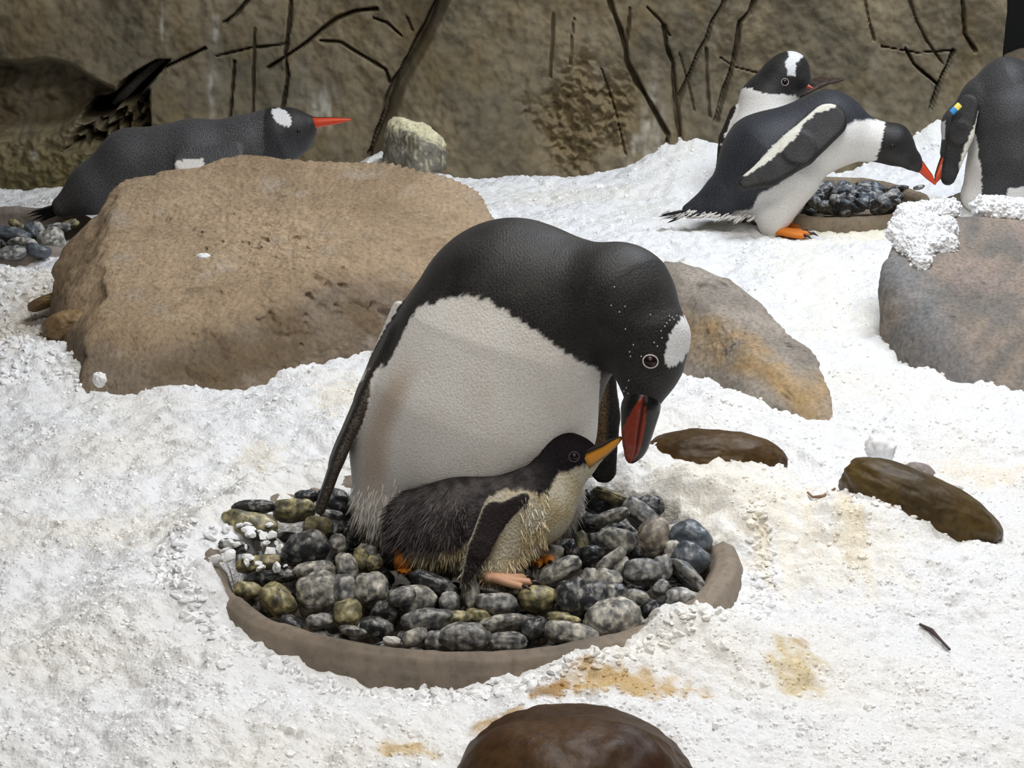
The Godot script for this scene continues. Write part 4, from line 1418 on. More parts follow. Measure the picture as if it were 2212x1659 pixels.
# foot: three webbed toes with claws; fwd and side lie on the ground
func foot(root: Node3D, heel: Vector3, fwd: Vector3, len_: float, col: Color, claw: Color, spread := 0.5) -> void:
	var up := Vector3.UP
	var side := fwd.cross(up).normalized()
	var b := Buf.new()
	var cl := Buf.new()
	var tips := []
	for s: float in [-1.0, 0.0, 1.0]:
		var d := (fwd + side * s * spread).normalized()
		var l: float = len_ * (1.0 if s == 0.0 else 0.88)
		var t := len_ * 0.13
		var pts := [heel + up * t * 1.5 - d * t, heel + d * l * 0.25 + up * t * 1.35, heel + d * l * 0.6 + up * t * 0.95, heel + d * l * 0.9 + up * t * 0.8, heel + d * l + up * t * 0.6]
		var dark := col * 0.8
		b.tube(pts, [t * 1.15, t * 1.15, t * 0.95, t * 0.85, t * 0.4], [dark, col, col, col, col], 10, up, 0.8)
		tips.append(heel + d * l * 0.8 + up * t * 0.65)
		cl.tube([heel + d * l * 0.95 + up * t * 0.8, heel + d * l * 1.1 + up * t * 0.95, heel + d * l * 1.24 + up * t * 0.3], [t * 0.42, t * 0.33, t * 0.05], [claw, claw, claw], 8)
	for k in 2:      # webs
		var n := b.v.size()
		var web := col * 0.85
		for q in [heel, tips[k], (tips[k] + tips[k + 1]) * 0.5 - fwd * len_ * 0.12, tips[k + 1]]:
			b.v.append(q + up * len_ * 0.05); b.c.append(web)
		for q in [heel, tips[k], (tips[k] + tips[k + 1]) * 0.5 - fwd * len_ * 0.12, tips[k + 1]]:
			b.v.append(q - up * len_ * 0.01); b.c.append(web)
		b.i.append_array(PackedInt32Array([n, n + 1, n + 2, n, n + 2, n + 3, n + 4, n + 6, n + 5, n + 4, n + 7, n + 6]))
	var f := part("foot", b, M.skin, root)
	obj("claws", cl.commit(true, root.position), M.horn, f)

# tapering hairs or feather tips: [start, tip, half width]
func hairs(list: Array, col0: Callable) -> Buf:
	var b := Buf.new()
	for h in list:
		var p: Vector3 = h[0]
		var q: Vector3 = h[1]
		var d := q - p
		var s := d.cross(Vector3(0.31, 0.2, 0.9)).normalized() * float(h[2])
		var n := b.v.size()
		var up := d.cross(s).normalized() * float(h[2])
		var m := p.lerp(q, 0.55) + up * 0.6
		for e in [p - s, p + s, m - s * 0.7, m + s * 0.7, q]:
			b.v.append(e)
			b.c.append(col0.call(p))
		b.i.append_array(PackedInt32Array([n, n + 1, n + 2, n + 1, n + 3, n + 2, n + 2, n + 3, n + 4]))
	return b

# stiff tail feathers fanned between two directions
func tail(root: Node3D, from: Vector3, to_a: Vector3, to_b: Vector3, n: int, w: float, thin: Vector3, col: Color, called := "tail") -> void:
	var b := Buf.new()
	for k in n:
		var t := float(k) / maxf(n - 1, 1)
		var e := to_a.lerp(to_b, t)
		e = from + (e - from) * (0.86 + 0.14 * sin(k * 2.4))
		var s := from + (e - from) * 0.05 + (to_b - to_a) * 0.12 * (t - 0.5)
		b.tube([s, s.lerp(e, 0.5), s.lerp(e, 0.85), e], [w, w * 0.9, w * 0.6, w * 0.1], [col, col, col * 1.2, col * 1.3], 8, thin, 0.35)
	part(called, b, M.hair, root)

# ---------------------------------------------------------------- the adult on the nest
func adult_on_nest() -> void:
	var g := ground(1005, 1150, 0.03)
	var f := Frame.new(self, depth_of(g), -200)
	var root := bird_root("penguin", "adult penguin stooping over a chick on the pebble nest in front", g)
	var b := Blob.new()
	fc(b, f, 1012, 930, -60, 228, 1030, 860, -85, 228, 0.03)
	fc(b, f, 1030, 860, -85, 228, 1078, 720, -130, 196, 0.05)
	fc(b, f, 1078, 724, -130, 196, 1098, 660, -140, 166, 0.05)
	fc(b, f, 862, 1070, -60, 100, 880, 960, -60, 120, 0.05)
	fc(b, f, 1165, 1060, -60, 92, 1150, 960, -80, 120, 0.05)
	fc(b, f, 1010, 1050, -60, 120, 1010, 980, -60, 150, 0.05)
	# neck, head and face
	fc(b, f, 1130, 655, -140, 146, 1230, 668, -190, 138, 0.08)
	fc(b, f, 1230, 668, -190, 140, 1330, 660, -250, 132, 0.02)
	fc(b, f, 1330, 660, -250, 130, 1395, 735, -285, 92, 0.02)
	fc(b, f, 1395, 735, -285, 90, 1400, 790, -300, 68, 0.02)
	fc(b, f, 1400, 790, -300, 66, 1387, 872, -320, 38, 0.02)
	# breast keel on the right
	fc(b, f, 1180, 800, -190, 100, 1175, 900, -160, 92, 0.06)
	# near flipper, seen almost edge on, then the white flash behind it
	var nA := f.dir(0.93, 0.36, 0.16)
	b.slab(f.p(846, 738, -165), f.p(794, 838, -150), nA, f.r(36), f.r(48), f.r(15), 0.012)
	b.slab(f.p(794, 838, -150), f.p(735, 975, -125), nA, f.r(50), f.r(44), f.r(14), 0.004)
	b.slab(f.p(735, 975, -125), f.p(692, 1098, -105), nA, f.r(44), f.r(15), f.r(12), 0.004)
	b.slab(f.p(860, 664, -150), f.p(816, 775, -130), f.dir(-0.35, -0.14, -0.92), f.r(15), f.r(17), f.r(7), 0.006)
	# far flipper, its inner side towards us
	var nB := f.dir(-0.25, 0.0, -1.0)
	b.slab(f.p(1282, 770, 30), f.p(1300, 900, 30), nB, f.r(44), f.r(42), f.r(10), 0.006)
	b.slab(f.p(1300, 900, 30), f.p(1304, 1016, 30), nB, f.r(41), f.r(29), f.r(8), 0.004)
	b.noise = nz_fine
	b.amp = 0.0
	var body := b.mesh(0.0042, func(q: Vector3, n: Vector3) -> Color:
		var l := f.loc(q)
		var jit := 9.0 * nz_mid.get_noise_3dv(q * 55.0) + 5.0 * nz_fine.get_noise_3dv(q * 160.0)
		# flippers by their own axes
		var e := b.one(q, 12); var e2 := minf(b.one(q, 13), b.one(q, 14)); var e3 := b.one(q, 15)
		var ef := minf(b.one(q, 16), b.one(q, 17))
		if ef < 0.0016 and minf(b.one(q, 0), b.one(q, 11)) > 0.002:
			var inner := n.dot(nB)
			var tip := smoothstep(985.0, 1005.0, l.y + jit)
			var rim := smoothstep(20.0, 32.0, absf(l.x + jit * 0.4 - 1294.0))
			return C(150, 122, 90).lerp(ink(q), maxf(maxf(tip, rim if l.x > 1294.0 else rim * 0.4), 0.0 if inner > -0.3 else 1.0))
		if e3 < 0.0012 and e3 < e and b.one(q, 1) > 0.0: return white(q) if n.dot(f.dir(-0.5, -0.2, -0.84)) > 0.3 else ink(q)
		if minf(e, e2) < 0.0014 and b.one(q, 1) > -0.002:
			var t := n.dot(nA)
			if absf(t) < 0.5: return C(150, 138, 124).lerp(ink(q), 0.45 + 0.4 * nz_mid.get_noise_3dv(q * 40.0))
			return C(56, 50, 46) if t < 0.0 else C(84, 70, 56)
		# white cap band above the eye and the thin ring round it
		var hx := l.x + jit * 0.5
		var hy := l.y + jit * 0.5
		if l.z < -230.0 and hx > 1380.0 and hy > 670.0 and hy < 830.0:
			var cap := Vector2((hx - 1461.0) * 0.89 + (hy - 737.0) * 0.45, -(hx - 1461.0) * 0.45 + (hy - 737.0) * 0.89)
			if Vector2(cap.x / 27.0, cap.y / 62.0).length() < 1.0: return Color(0.82, 0.82, 0.83)
		# white breast below the throat line
		var line := line_at([[780, 800], [838, 790], [866, 735], [886, 690], [905, 668], [960, 650], [1010, 642], [1060, 656], [1110, 690], [1150, 716], [1200, 748], [1245, 782], [1292, 800], [1400, 820]], l.x) + jit
		var back := smoothstep(60.0, 20.0, l.z + 0.12 * (l.x - 800.0) + jit * 2.0)
		var wt := smoothstep(-5.0, 5.0, l.y - line) * back
		if minf(minf(b.one(q, 8), b.one(q, 9)), b.one(q, 10)) < 0.003 or (l.x > 1294.0 and l.z < -150.0): wt = 0.0
		var w := white(q)
		# fawn soiling along the flank
		w = w.lerp(C(176, 140, 100), 0.55 * smoothstep(50.0, 5.0, absf(l.x - line_at([[800, 875], [940, 815], [1080, 800]], l.y) ) ) * smoothstep(760.0, 850.0, l.y) * smoothstep(1130.0, 1000.0, l.y))
		return ink(q).lerp(w, wt))
	plumage(body, root)
	# bill
	var bill := Buf.new()
	var rings := []
	var cols := []
	var axis := f.dir(-0.13, 0.97, -0.1)
	var side := f.dir(-0.99, -0.13, 0.0)          # towards the chin
	var outw := side.cross(axis).normalized()
	if outw.z < 0.0: outw = -outw
	for k in 45:
		var t := k / 44.0
		var cx := line_at([[0, 1392], [0.3, 1383], [0.6, 1376], [0.85, 1371], [1.0, 1362]], t)
		var py := lerpf(838, 1001, t)
		var hw := line_at([[0, 30], [0.12, 36], [0.22, 40], [0.3, 40], [0.45, 36], [0.6, 32], [0.78, 26], [0.9, 19], [0.97, 11], [1.0, 4]], t)
		var m := f.p(cx, py, lerpf(-318, -330, t))
		var ring := PackedVector3Array()
		var cc := PackedColorArray()
		for j in 72:
			var a := TAU * j / 72
			var s := cos(a)
			var q := sin(a)
			var groove := 1.0 - 0.12 * exp(-pow((s + 0.02) / 0.09, 2.0)) * smoothstep(0.1, 0.3, t)
			ring.append(m + side * s * f.r(hw) + outw * q * f.r(hw * lerpf(1.06, 0.72, t)) * groove)
			var orange := s > line_at([[0, 0.4], [0.1, 0.0], [0.3, -0.22], [0.55, -0.42], [0.8, -0.42], [0.95, -0.3], [1.0, -0.1]], t) and s < line_at([[0, 0.0], [0.1, 0.05], [0.3, 0.4], [0.5, 0.8], [0.62, 1.1], [1.0, 1.2]], t)
			var oc := C(146, 58, 38).lerp(C(108, 40, 25), 0.5 + 0.5 * nz_mid.get_noise_2d(t * 9.0, a * 3.0))
			if absf(s + 0.02) < 0.07: oc = C(70, 22, 18)
			cc.append(oc if orange else C(26, 22, 22))
		rings.append(ring)
		cols.append(cc)
	bill.loft(rings, cols)
	part("bill", bill, M.horn, root)
	# eye: on the surface of the head towards us
	var all := PackedInt32Array(range(b.n))
	var es := on_skin(b, f.p(1411, 780, -460), f.dir(0, 0, 1))
	eye(root, es[0] - es[1] * f.r(5), es[1], f.r(14), C(206, 200, 194), 0.86)
	foot(root, ground(874, 1222, 0.036), (ground(872, 1290, 0.042) - ground(874, 1218, 0.042)).normalized(), 0.045, C(206, 126, 44), C(40, 30, 26), 0.2)
	var leg := Buf.new()
	var oc := C(196, 118, 42)
	leg.tube([ground(876, 1180, 0.06), ground(874, 1222, 0.05)], [0.018, 0.016], [oc, oc], 12)
	part("shank", leg, M.skin, root)
	foot(root, ground(1165, 1190, 0.045), (ground(1150, 1290, 0.045) - ground(1165, 1190, 0.045)).normalized(), 0.085, C(206, 126, 44), C(40, 30, 26), 0.28)
	# legs' feathered hem
	var r2 := RandomNumberGenerator.new()
	r2.seed = 3
	var hl := []
	for k in body.v.size():
		var l := f.loc(body.v[k])
		if l.y > 960.0 and body.c[k].r > 0.4 and body.n[k].y < 0.3 and r2.randf() < 0.4 * smoothstep(1025.0, 1120.0, l.y):
			var d := (body.n[k] * 0.45 + Vector3(r2.randf_range(-0.3, 0.3), -1.0, r2.randf_range(-0.3, 0.3))).normalized()
			hl.append([body.v[k] - body.n[k] * 0.001, body.v[k] + d * r2.randf_range(0.010, 0.014 + 0.018 * smoothstep(1000.0, 1110.0, l.y)), 0.0010])
	var hem := part("hem_feathers", hairs(hl, func(p: Vector3) -> Color: return white(p)), M.hair, root)
	hem.set_meta("kind", "stuff")
	# ice grains caught in the head feathers
	var ig := Buf.new()
	for e in [[1320, 660], [1327, 620], [1350, 662], [1338, 674], [1405, 680], [1351, 711], [1368, 745], [1360, 760], [1362, 770], [1385, 770], [1413, 740], [1420, 748], [1430, 730], [1428, 715], [1436, 705], [1440, 698], [1447, 692], [1452, 686], [1446, 683], [1456, 690], [1462, 682], [1358, 822], [1353, 838], [1348, 845], [1357, 850], [1355, 862]]:
		var p := f.p(e[0], e[1], -450)
		var vd := (p - CAM).normalized()
		for k in 60:
			var d := b.dist(p, all)
			if d < 0.0004: break
			p += vd * d * 0.8
		if b.dist(p, all) < 0.002: ig.ball(p, Vector3(0.0012, 0, 0), Vector3(0, 0.0014, 0), Vector3(0, 0, 0.0012), Color(0.55, 0.55, 0.57), 6, 5)
	var gr := part("ice_grains", ig, M.snow_grain, root)
	gr.set_meta("kind", "stuff")

# ---------------------------------------------------------------- the chick
func chick() -> void:
	var g := ground(1060, 1255, 0.03)
	var f := Frame.new(self, depth_of(ground(1005, 1150, 0.03)), -250)
	var root := bird_root("penguin", "downy grey chick on the nest reaching up to the adult's bill", g)
	var b := Blob.new()
	fc(b, f, 915, 1128, -225, 76, 1000, 1108, -240, 78, 0.03)
	fc(b, f, 1000, 1108, -240, 78, 1165, 1085, -255, 72, 0.03)
	fc(b, f, 1165, 1085, -255, 70, 1205, 1025, -245, 52, 0.03)
	fc(b, f, 1205, 1025, -245, 50, 1222, 990, -240, 50, 0.02)
	fc(b, f, 1222, 990, -240, 50, 1245, 990, -255, 42, 0.02)
	fc(b, f, 1245, 990, -255, 38, 1290, 985, -285, 15, 0.02)
	fc(b, f, 930, 1160, -235, 52, 1000, 1165, -245, 55, 0.03)
	fc(b, f, 1100, 1130, -265, 66, 1070, 1230, -290, 48, 0.03)
	fc(b, f, 1150, 1120, -260, 52, 1120, 1150, -265, 48, 0.03)
	var nF := f.dir(0.25, 0.1, -1.0)
	b.slab(f.p(1128, 1078, -330), f.p(1066, 1120, -338), nF, f.r(14), f.r(27), f.r(9), 0.008)
	b.slab(f.p(1068, 1112, -338), f.p(1035, 1185, -352), nF, f.r(30), f.r(25), f.r(9), 0.004)
	b.slab(f.p(1035, 1185, -352), f.p(1006, 1250, -350), nF, f.r(25), f.r(12), f.r(8), 0.004)
	b.noise = nz_fine
	b.amp = 0.0
	var dk := func(w: Vector3) -> Color: return C(62, 59, 60).lerp(C(98, 93, 93), clampf(0.5 + 1.2 * nz_mid.get_noise_3dv(w * 40.0), 0, 1))
	var cream := func(w: Vector3) -> Color: return C(214, 206, 186).lerp(C(196, 180, 140), clampf(0.3 + 1.2 * nz_mid.get_noise_3dv(w * 22.0), 0, 1))
	var body := b.mesh(0.0034, func(q: Vector3, n: Vector3) -> Color:
		var l := f.loc(q)
		var jit := 7.0 * nz_mid.get_noise_3dv(q * 60.0) + 4.0 * nz_fine.get_noise_3dv(q * 170.0)
		var fl := minf(minf(b.one(q, 9), b.one(q, 10)), b.one(q, 11))
		if fl < 0.0014:
			var lat := 1.0 - smoothstep(0.3, 0.75, absf(n.dot(nF)))
			return (C(60, 55, 53) as Color).lerp(C(206, 198, 180), lat)
		# dark cap and nape
		var face := l.y - line_at([[1130, 1075], [1165, 1068], [1185, 1052], [1205, 1022], [1240, 1010], [1262, 1004], [1275, 992], [1300, 976]], l.x) + jit
		var cap: Color = (dk.call(q) as Color).lerp(C(40, 38, 40), smoothstep(1090.0, 1200.0, l.x + jit))
		if l.x > 1160.0: return cap.lerp(cream.call(q), smoothstep(-5.0, 6.0, face))
		# pale band above the flipper
		var band := minf(l.y - line_at([[1040, 1085], [1060, 1062], [1090, 1052], [1130, 1050], [1170, 1056]], l.x), line_at([[1040, 1078], [1090, 1090], [1170, 1100]], l.x) - l.y + 30.0) + jit * 1.3
		if l.x > 1075.0 + jit and l.y > 1085.0: band = maxf(band, 10.0)
		if l.x < 1046.0 + jit and l.y < 1130.0: band = -20.0
		if band > 0.0: return (dk.call(q) as Color).lerp(cream.call(q), smoothstep(0.0, 9.0, band))
		var low := smoothstep(-6.0, 6.0, l.y - line_at([[850, 1196], [900, 1192], [985, 1188], [1040, 1150], [1060, 1110]], l.x) + jit)
		return cap.lerp((cream.call(q) as Color).lerp(C(150, 134, 100), 0.4), low))
	part("body", body, M.down, root, false)
	# bill: orange sides, dark ridge and tip
	var bill := Buf.new()
	var rings := []
	var cols := []
	for k in 9:
		var t := k / 8.0
		var m := f.p(lerpf(1262, 1343, t), line_at([[0, 995], [0.5, 973], [0.85, 953], [1.0, 945]], t), lerpf(-285, -318, t))
		var hw := line_at([[0, 20], [0.4, 15], [0.8, 10], [1.0, 3]], t)
		var upv := f.dir(-0.5, -0.86, 0)
		var ow := f.dir(0.2, 0.1, -1.0)
		var ring := PackedVector3Array()
		var cc := PackedColorArray()
		for j in 16:
			var a := TAU * j / 16
			ring.append(m + upv * cos(a) * f.r(hw) + ow * sin(a) * f.r(hw * 0.8))
			var s := cos(a)
			var tip := t > 0.93
			cc.append(C(34, 30, 30) if s > 0.55 or tip else (C(214, 146, 52) if s > -0.6 else C(150, 130, 96)))
		rings.append(ring); cols.append(cc)
	bill.loft(rings, cols)
	part("bill", bill, M.horn, root)
	var es := on_skin(b, f.p(1243, 990, -400), f.dir(0, 0, 1))
	eye(root, es[0] - es[1] * f.r(4), es[1], f.r(9.5), C(84, 86, 92))
	# feet, the toes spread on the pebbles
	foot(root, ground(1062, 1262, 0.042), Vector3(1, 0, 0.12).normalized(), 0.06, C(214, 168, 138), C(60, 48, 42), 0.4)
	foot(root, ground(1092, 1190, 0.06), Vector3(1, 0, -0.1).normalized(), 0.035, C(150, 112, 88), C(40, 34, 32), 0.5)
	# down
	var r2 := RandomNumberGenerator.new()
	r2.seed = 8
	var hl := []
	var cols_of := {}
	for k in body.v.size():
		var l := f.loc(body.v[k])
		if l.x > 1010.0 and l.y < 1200.0 and l.x < 1120.0: continue
		if l.x > 1180.0: continue
		if r2.randf() < 0.35:
			var rump := smoothstep(1020.0, 900.0, l.x)
			var d := (body.n[k] * 0.5 + Vector3(-0.35 * rump + r2.randf_range(-0.4, 0.4), -0.7, r2.randf_range(-0.3, 0.3))).normalized()
			var p := body.v[k] - body.n[k] * 0.001
			hl.append([p, p + d * r2.randf_range(0.008, 0.016 + 0.014 * rump), 0.0010])
			cols_of[p] = body.c[k] * r2.randf_range(0.6, 1.9)
	var h := part("down", hairs(hl, func(p: Vector3) -> Color: return cols_of[p]), M.hair, root)
	h.set_meta("kind", "stuff")

# ---------------------------------------------------------------- the bowing penguin
func bowing_penguin() -> void:
	var g := ground(1690, 505)
	var f := Frame.new(self, depth_of(g), 0)
	var root := bird_root("penguin", "adult penguin bowing to the right with orange feet in view", g)
	var b := Blob.new()
	fc(b, f, 1655, 345, 0, 98, 1790, 280, 0, 82, 0.03)
	fc(b, f, 1655, 345, 0, 96, 1575, 420, 0, 52, 0.03)
	fc(b, f, 1575, 420, 0, 50, 1490, 456, 0, 18, 0.02)
	fc(b, f, 1700, 385, -10, 70, 1672, 455, -20, 44, 0.03)
	fc(b, f, 1672, 455, -20, 40, 1666, 488, -25, 26, 0.02)
	fc(b, f, 1700, 400, 60, 60, 1690, 480, 50, 26, 0.02)
	fc(b, f, 1790, 282, 0, 80, 1868, 300, 0, 46, 0.03)
	fc(b, f, 1868, 300, 0, 42, 1928, 312, 0, 43, 0.02)
	fc(b, f, 1928, 312, 0, 42, 1968, 345, 0, 22, 0.02)
	fc(b, f, 1968, 345, 0, 20, 1985, 362, 0, 12, 0.01)
	var nF := f.dir(-0.1, -0.2, -1.0)
	b.slab(f.p(1790, 262, -92), f.p(1725, 322, -108), nF, f.r(40), f.r(42), f.r(10), 0.012)
	b.slab(f.p(1725, 322, -108), f.p(1660, 372, -112), nF, f.r(42), f.r(32), f.r(10), 0.003)
	b.slab(f.p(1660, 372, -112), f.p(1610, 396, -112), nF, f.r(32), f.r(17), f.r(10), 0.003)
	var body := b.mesh(0.0052, func(q: Vector3, n: Vector3) -> Color:
		var l := f.loc(q)
		var jit := 5.0 * nz_mid.get_noise_3dv(q * 50.0) + 3.0 * nz_fine.get_noise_3dv(q * 150.0)
		var fl := minf(minf(b.one(q, 10), b.one(q, 11)), b.one(q, 12))
		var slate: Color = ink(q).lerp(C(72, 78, 90), 0.5)
		if fl < 0.002:
			# pale hind edge of the flipper
			var edge := line_at([[1600, 384], [1640, 358], [1680, 325], [1705, 300], [1722, 268], [1750, 240], [1800, 225]], l.x)
			var wide := line_at([[1600, 6], [1700, 9], [1730, 14], [1760, 18], [1792, 14], [1796, 0]], l.x)
			if l.y - edge < wide + jit * 0.6 and l.x < 1796.0: return Color(0.80, 0.77, 0.66)
			return ink(q)
		if l.x > 1900.0 - 0.25 * (l.y - 300.0) + jit or l.x > 1935.0: return ink(q)
		# white underside
		var line := line_at([[1480, 470], [1560, 472], [1622, 452], [1632, 425], [1660, 410], [1700, 388], [1760, 335], [1800, 290], [1840, 268], [1872, 262], [1900, 262]], l.x) + jit
		var wt := smoothstep(-4.0, 4.0, l.y - line)
		return slate.lerp(white(q), wt))
	plumage(body, root)
	bill_cone(root, f, [[1968, 338, 0], [1990, 362, -2], [2008, 382, -4], [2021, 399, -6]], [15, 11, 8, 2], C(196, 72, 40), C(30, 24, 24), f.dir(0.75, -0.65, 0))
	var es := on_skin(b, f.p(1944, 308, -140), f.dir(0, 0, 1))
	eye(root, es[0] - es[1] * f.r(2.1), es[1], f.r(6), C(60, 54, 52))
	foot(root, ground(1672, 512, 0.0), Vector3(1, 0, 0.06).normalized(), 0.088, C(226, 128, 40), C(36, 28, 24), 0.34)
	foot(root, ground(1690, 496, 0.0), Vector3(1, 0, -0.25).normalized(), 0.07, C(206, 112, 36), C(36, 28, 24), 0.34)
	tail(root, f.p(1510, 452, 0), f.p(1414, 466, -20), f.p(1440, 482, 20), 7, f.r(9), f.dir(0.2, 1, 0), Color(0.03, 0.03, 0.032))
	# white feather tips along the hem
	var r2 := RandomNumberGenerator.new()
	r2.seed = 4
	var hl := []
	for k in 150:
		var t := r2.randf()
		var p := f.p(lerpf(1490, 1640, t), lerpf(462, 474, t) + r2.randf_range(-10, 2), r2.randf_range(-50, 0))
		hl.append([p, p + f.dir(-0.9, r2.randf_range(0.3, 0.9), 0) * r2.randf_range(0.01, 0.025), 0.0014])
	for k in 60:
		var p := f.p(r2.randf_range(1440, 1500), r2.randf_range(452, 468), r2.randf_range(-14, -6))
		hl.append([p, p + f.dir(-0.9, 0.4, 0) * r2.randf_range(0.01, 0.03), 0.001])
	var hem := part("hem_feathers", hairs(hl, func(p: Vector3) -> Color: return white(p)), M.hair, root)
	hem.set_meta("kind", "stuff")

func bill_cone(root: Node3D, f: Frame, pts: Array, rad: Array, col: Color, ridge: Color, up: Vector3) -> void:
	var bf := Buf.new()
	var rings := []
	var cols := []
	for k in pts.size():
		var m := f.p(pts[k][0], pts[k][1], pts[k][2])
		var m0 := f.p(pts[maxi(k - 1, 0)][0], pts[maxi(k - 1, 0)][1], pts[maxi(k - 1, 0)][2])
		var m1 := f.p(pts[mini(k + 1, pts.size() - 1)][0], pts[mini(k + 1, pts.size() - 1)][1], pts[mini(k + 1, pts.size() - 1)][2])
		var d := (m1 - m0).normalized()
		var u := (up - d * up.dot(d)).normalized()
		var s := u.cross(d)
		var ring := PackedVector3Array()
		var cc := PackedColorArray()
		for j in 14:
			var a := TAU * j / 14
			ring.append(m + (u * cos(a) + s * sin(a) * 0.75) * f.r(rad[k]))
			cc.append(ridge if cos(a) > 0.7 else col)
		rings.append(ring); cols.append(cc)
	bf.loft(rings, cols)
	part("bill", bf, M.horn, root)

# ---------------------------------------------------------------- the penguin standing behind it
func standing_penguin() -> void:
	var g := ground(1660, 440)
	var f := Frame.new(self, depth_of(g) + 0.05, 0)
	var root := bird_root("penguin", "adult penguin standing behind the bowing one with only its head and breast in view", g)
	var b := Blob.new()
	fc(b, f, 1660, 400, 0, 85, 1648, 300, 0, 72, 0.03)
	fc(b, f, 1648, 300, 0, 70, 1656, 222, 0, 56, 0.03)
	fc(b, f, 1656, 222, 0, 54, 1690, 172, -8, 48, 0.03)
	fc(b, f, 1690, 172, -8, 46, 1706, 156, -12, 44, 0.02)
	fc(b, f, 1706, 156, -12, 38, 1732, 176, -28, 18, 0.02)
	b.slab(f.p(1588, 240, -6), f.p(1566, 300, -4), f.dir(-0.6, -0.2, -0.8), f.r(13), f.r(16), f.r(7), 0.01)
	b.slab(f.p(1566, 300, -4), f.p(1554, 360, -4), f.dir(-0.6, -0.2, -0.8), f.r(16), f.r(9), f.r(6), 0.005)
	b.slab(f.p(1712, 205, 40), f.p(1770, 178, 50), f.dir(0.1, -0.9, -0.45), f.r(26), f.r(22), f.r(5), 0.01)
	b.slab(f.p(1770, 178, 50), f.p(1818, 172, 55), f.dir(0.1, -0.9, -0.45), f.r(22), f.r(7), f.r(4), 0.005)
	var body := b.mesh(0.0052, func(q: Vector3, n: Vector3) -> Color:
		var l := f.loc(q)
		var jit := 4.0 * nz_mid.get_noise_3dv(q * 50.0)
		if minf(b.one(q, 7), b.one(q, 8)) < 0.001: return C(84, 66, 54)
		if minf(b.one(q, 5), b.one(q, 6)) < 0.001: return C(52, 40, 34)
		# white band over the crown
		var cx := l.x - line_at([[110, 1722], [125, 1716], [145, 1700], [172, 1704]], l.y)
		if l.y < 172.0 and l.z < 14.0 and absf(cx + jit * 0.4) < line_at([[112, 22], [126, 16], [145, 12], [165, 9], [172, 6]], l.y): return Color(0.82, 0.82, 0.82)
		var line := line_at([[1560, 190], [1590, 190], [1615, 194], [1640, 208], [1670, 210], [1740, 214]], l.x) + jit
		if l.y > line and l.z < 25.0: return white(q)
		return ink(q))
	plumage(body, root)
	bill_cone(root, f, [[1722, 176, -26], [1740, 184, -34], [1756, 191, -40]], [12, 7, 1.5], C(178, 68, 44), C(36, 28, 26), f.dir(0.3, -0.9, 0))
	var es := on_skin(b, f.p(1706, 166, -140), f.dir(0, 0, 1))
	eye(root, es[0] - es[1] * f.r(2.45), es[1], f.r(7), C(190, 186, 180))

# ---------------------------------------------------------------- the penguin at the right edge
func edge_penguin() -> void:
	var g := ground(2170, 470)
	var f := Frame.new(self, depth_of(ground(2150, 490)), 0)
	var root := bird_root("penguin", "adult penguin at the right edge seen from behind with a yellow and blue flipper tag", g)
	var b := Blob.new()
	fc(b, f, 2200, 350, 0, 108, 2190, 264, 0, 97, 0.03)
	fc(b, f, 2190, 264, 0, 95, 2174, 196, 0, 66, 0.03)
	fc(b, f, 2172, 196, 0, 68, 2118, 212, 0, 40, 0.03)
	fc(b, f, 2118, 212, 0, 38, 2072, 268, 10, 36, 0.02)
	fc(b, f, 2072, 268, 10, 34, 2050, 330, 10, 20, 0.02)
	fc(b, f, 2140, 380, 20, 52, 2115, 420, 20, 40, 0.03)
	fc(b, f, 2250, 390, 0, 90, 2250, 430, 0, 60, 0.03)
	var nF := f.dir(-0.35, -0.15, -1.0)
	b.slab(f.p(2090, 228, -55), f.p(2074, 290, -58), nF, f.r(26), f.r(30), f.r(9), 0.012)
	b.slab(f.p(2074, 290, -58), f.p(2048, 384, -52), nF, f.r(30), f.r(17), f.r(8), 0.005)
	var body := b.mesh(0.0054, func(q: Vector3, n: Vector3) -> Color:
		var l := f.loc(q)
		var jit := 4.0 * nz_mid.get_noise_3dv(q * 50.0)
		if minf(b.one(q, 7), b.one(q, 8)) < 0.0014:
			var e := l.x - line_at([[220, 2108], [262, 2104], [290, 2092], [320, 2078], [345, 2070], [370, 2066]], l.y)
			if l.y > 250.0 and e > -7.0 + jit * 0.5: return Color(0.80, 0.76, 0.64)
			return ink(q)
		if l.x < 2040.0 and l.y > 262.0 and l.y < 300.0: return Color(0.8, 0.8, 0.8)
		if l.x < 2100.0 + 0.12 * (l.y - 300.0) + jit and l.y > 288.0 and b.one(q, 4) > 0.004: return white(q)
		if l.y > 412.0 + jit and l.x > 2160.0: return white(q)
		return ink(q).lerp(C(104, 104, 106), 0.33))
	plumage(body, root)
	bill_cone(root, f, [[2044, 345, 10], [2034, 365, 6], [2026, 382, 2], [2020, 396, 0]], [14, 11, 8, 2], C(196, 74, 42), C(34, 26, 26), f.dir(-0.9, -0.2, 0))
	var tg := Buf.new()
	var q0 := f.p(2076, 224, -86)
	var d: Vector3 = f.dir(-0.72, 0.66, -0.1)
	var s: Vector3 = f.dir(0.66, 0.72, -0.2)
	for e in [[0.0, C(226, 206, 96)], [1.0, C(52, 128, 186)]]:
		var m := q0 + d * f.r(10 + e[0] * 13)
		tg.tube([m - d * f.r(7), m + d * f.r(6)], [f.r(7), f.r(7)], [e[1], e[1]], 8, s.cross(d), 0.4)
	part("flipper_tag", tg, M.skin, root).set_meta("label", "yellow and blue flipper tag")

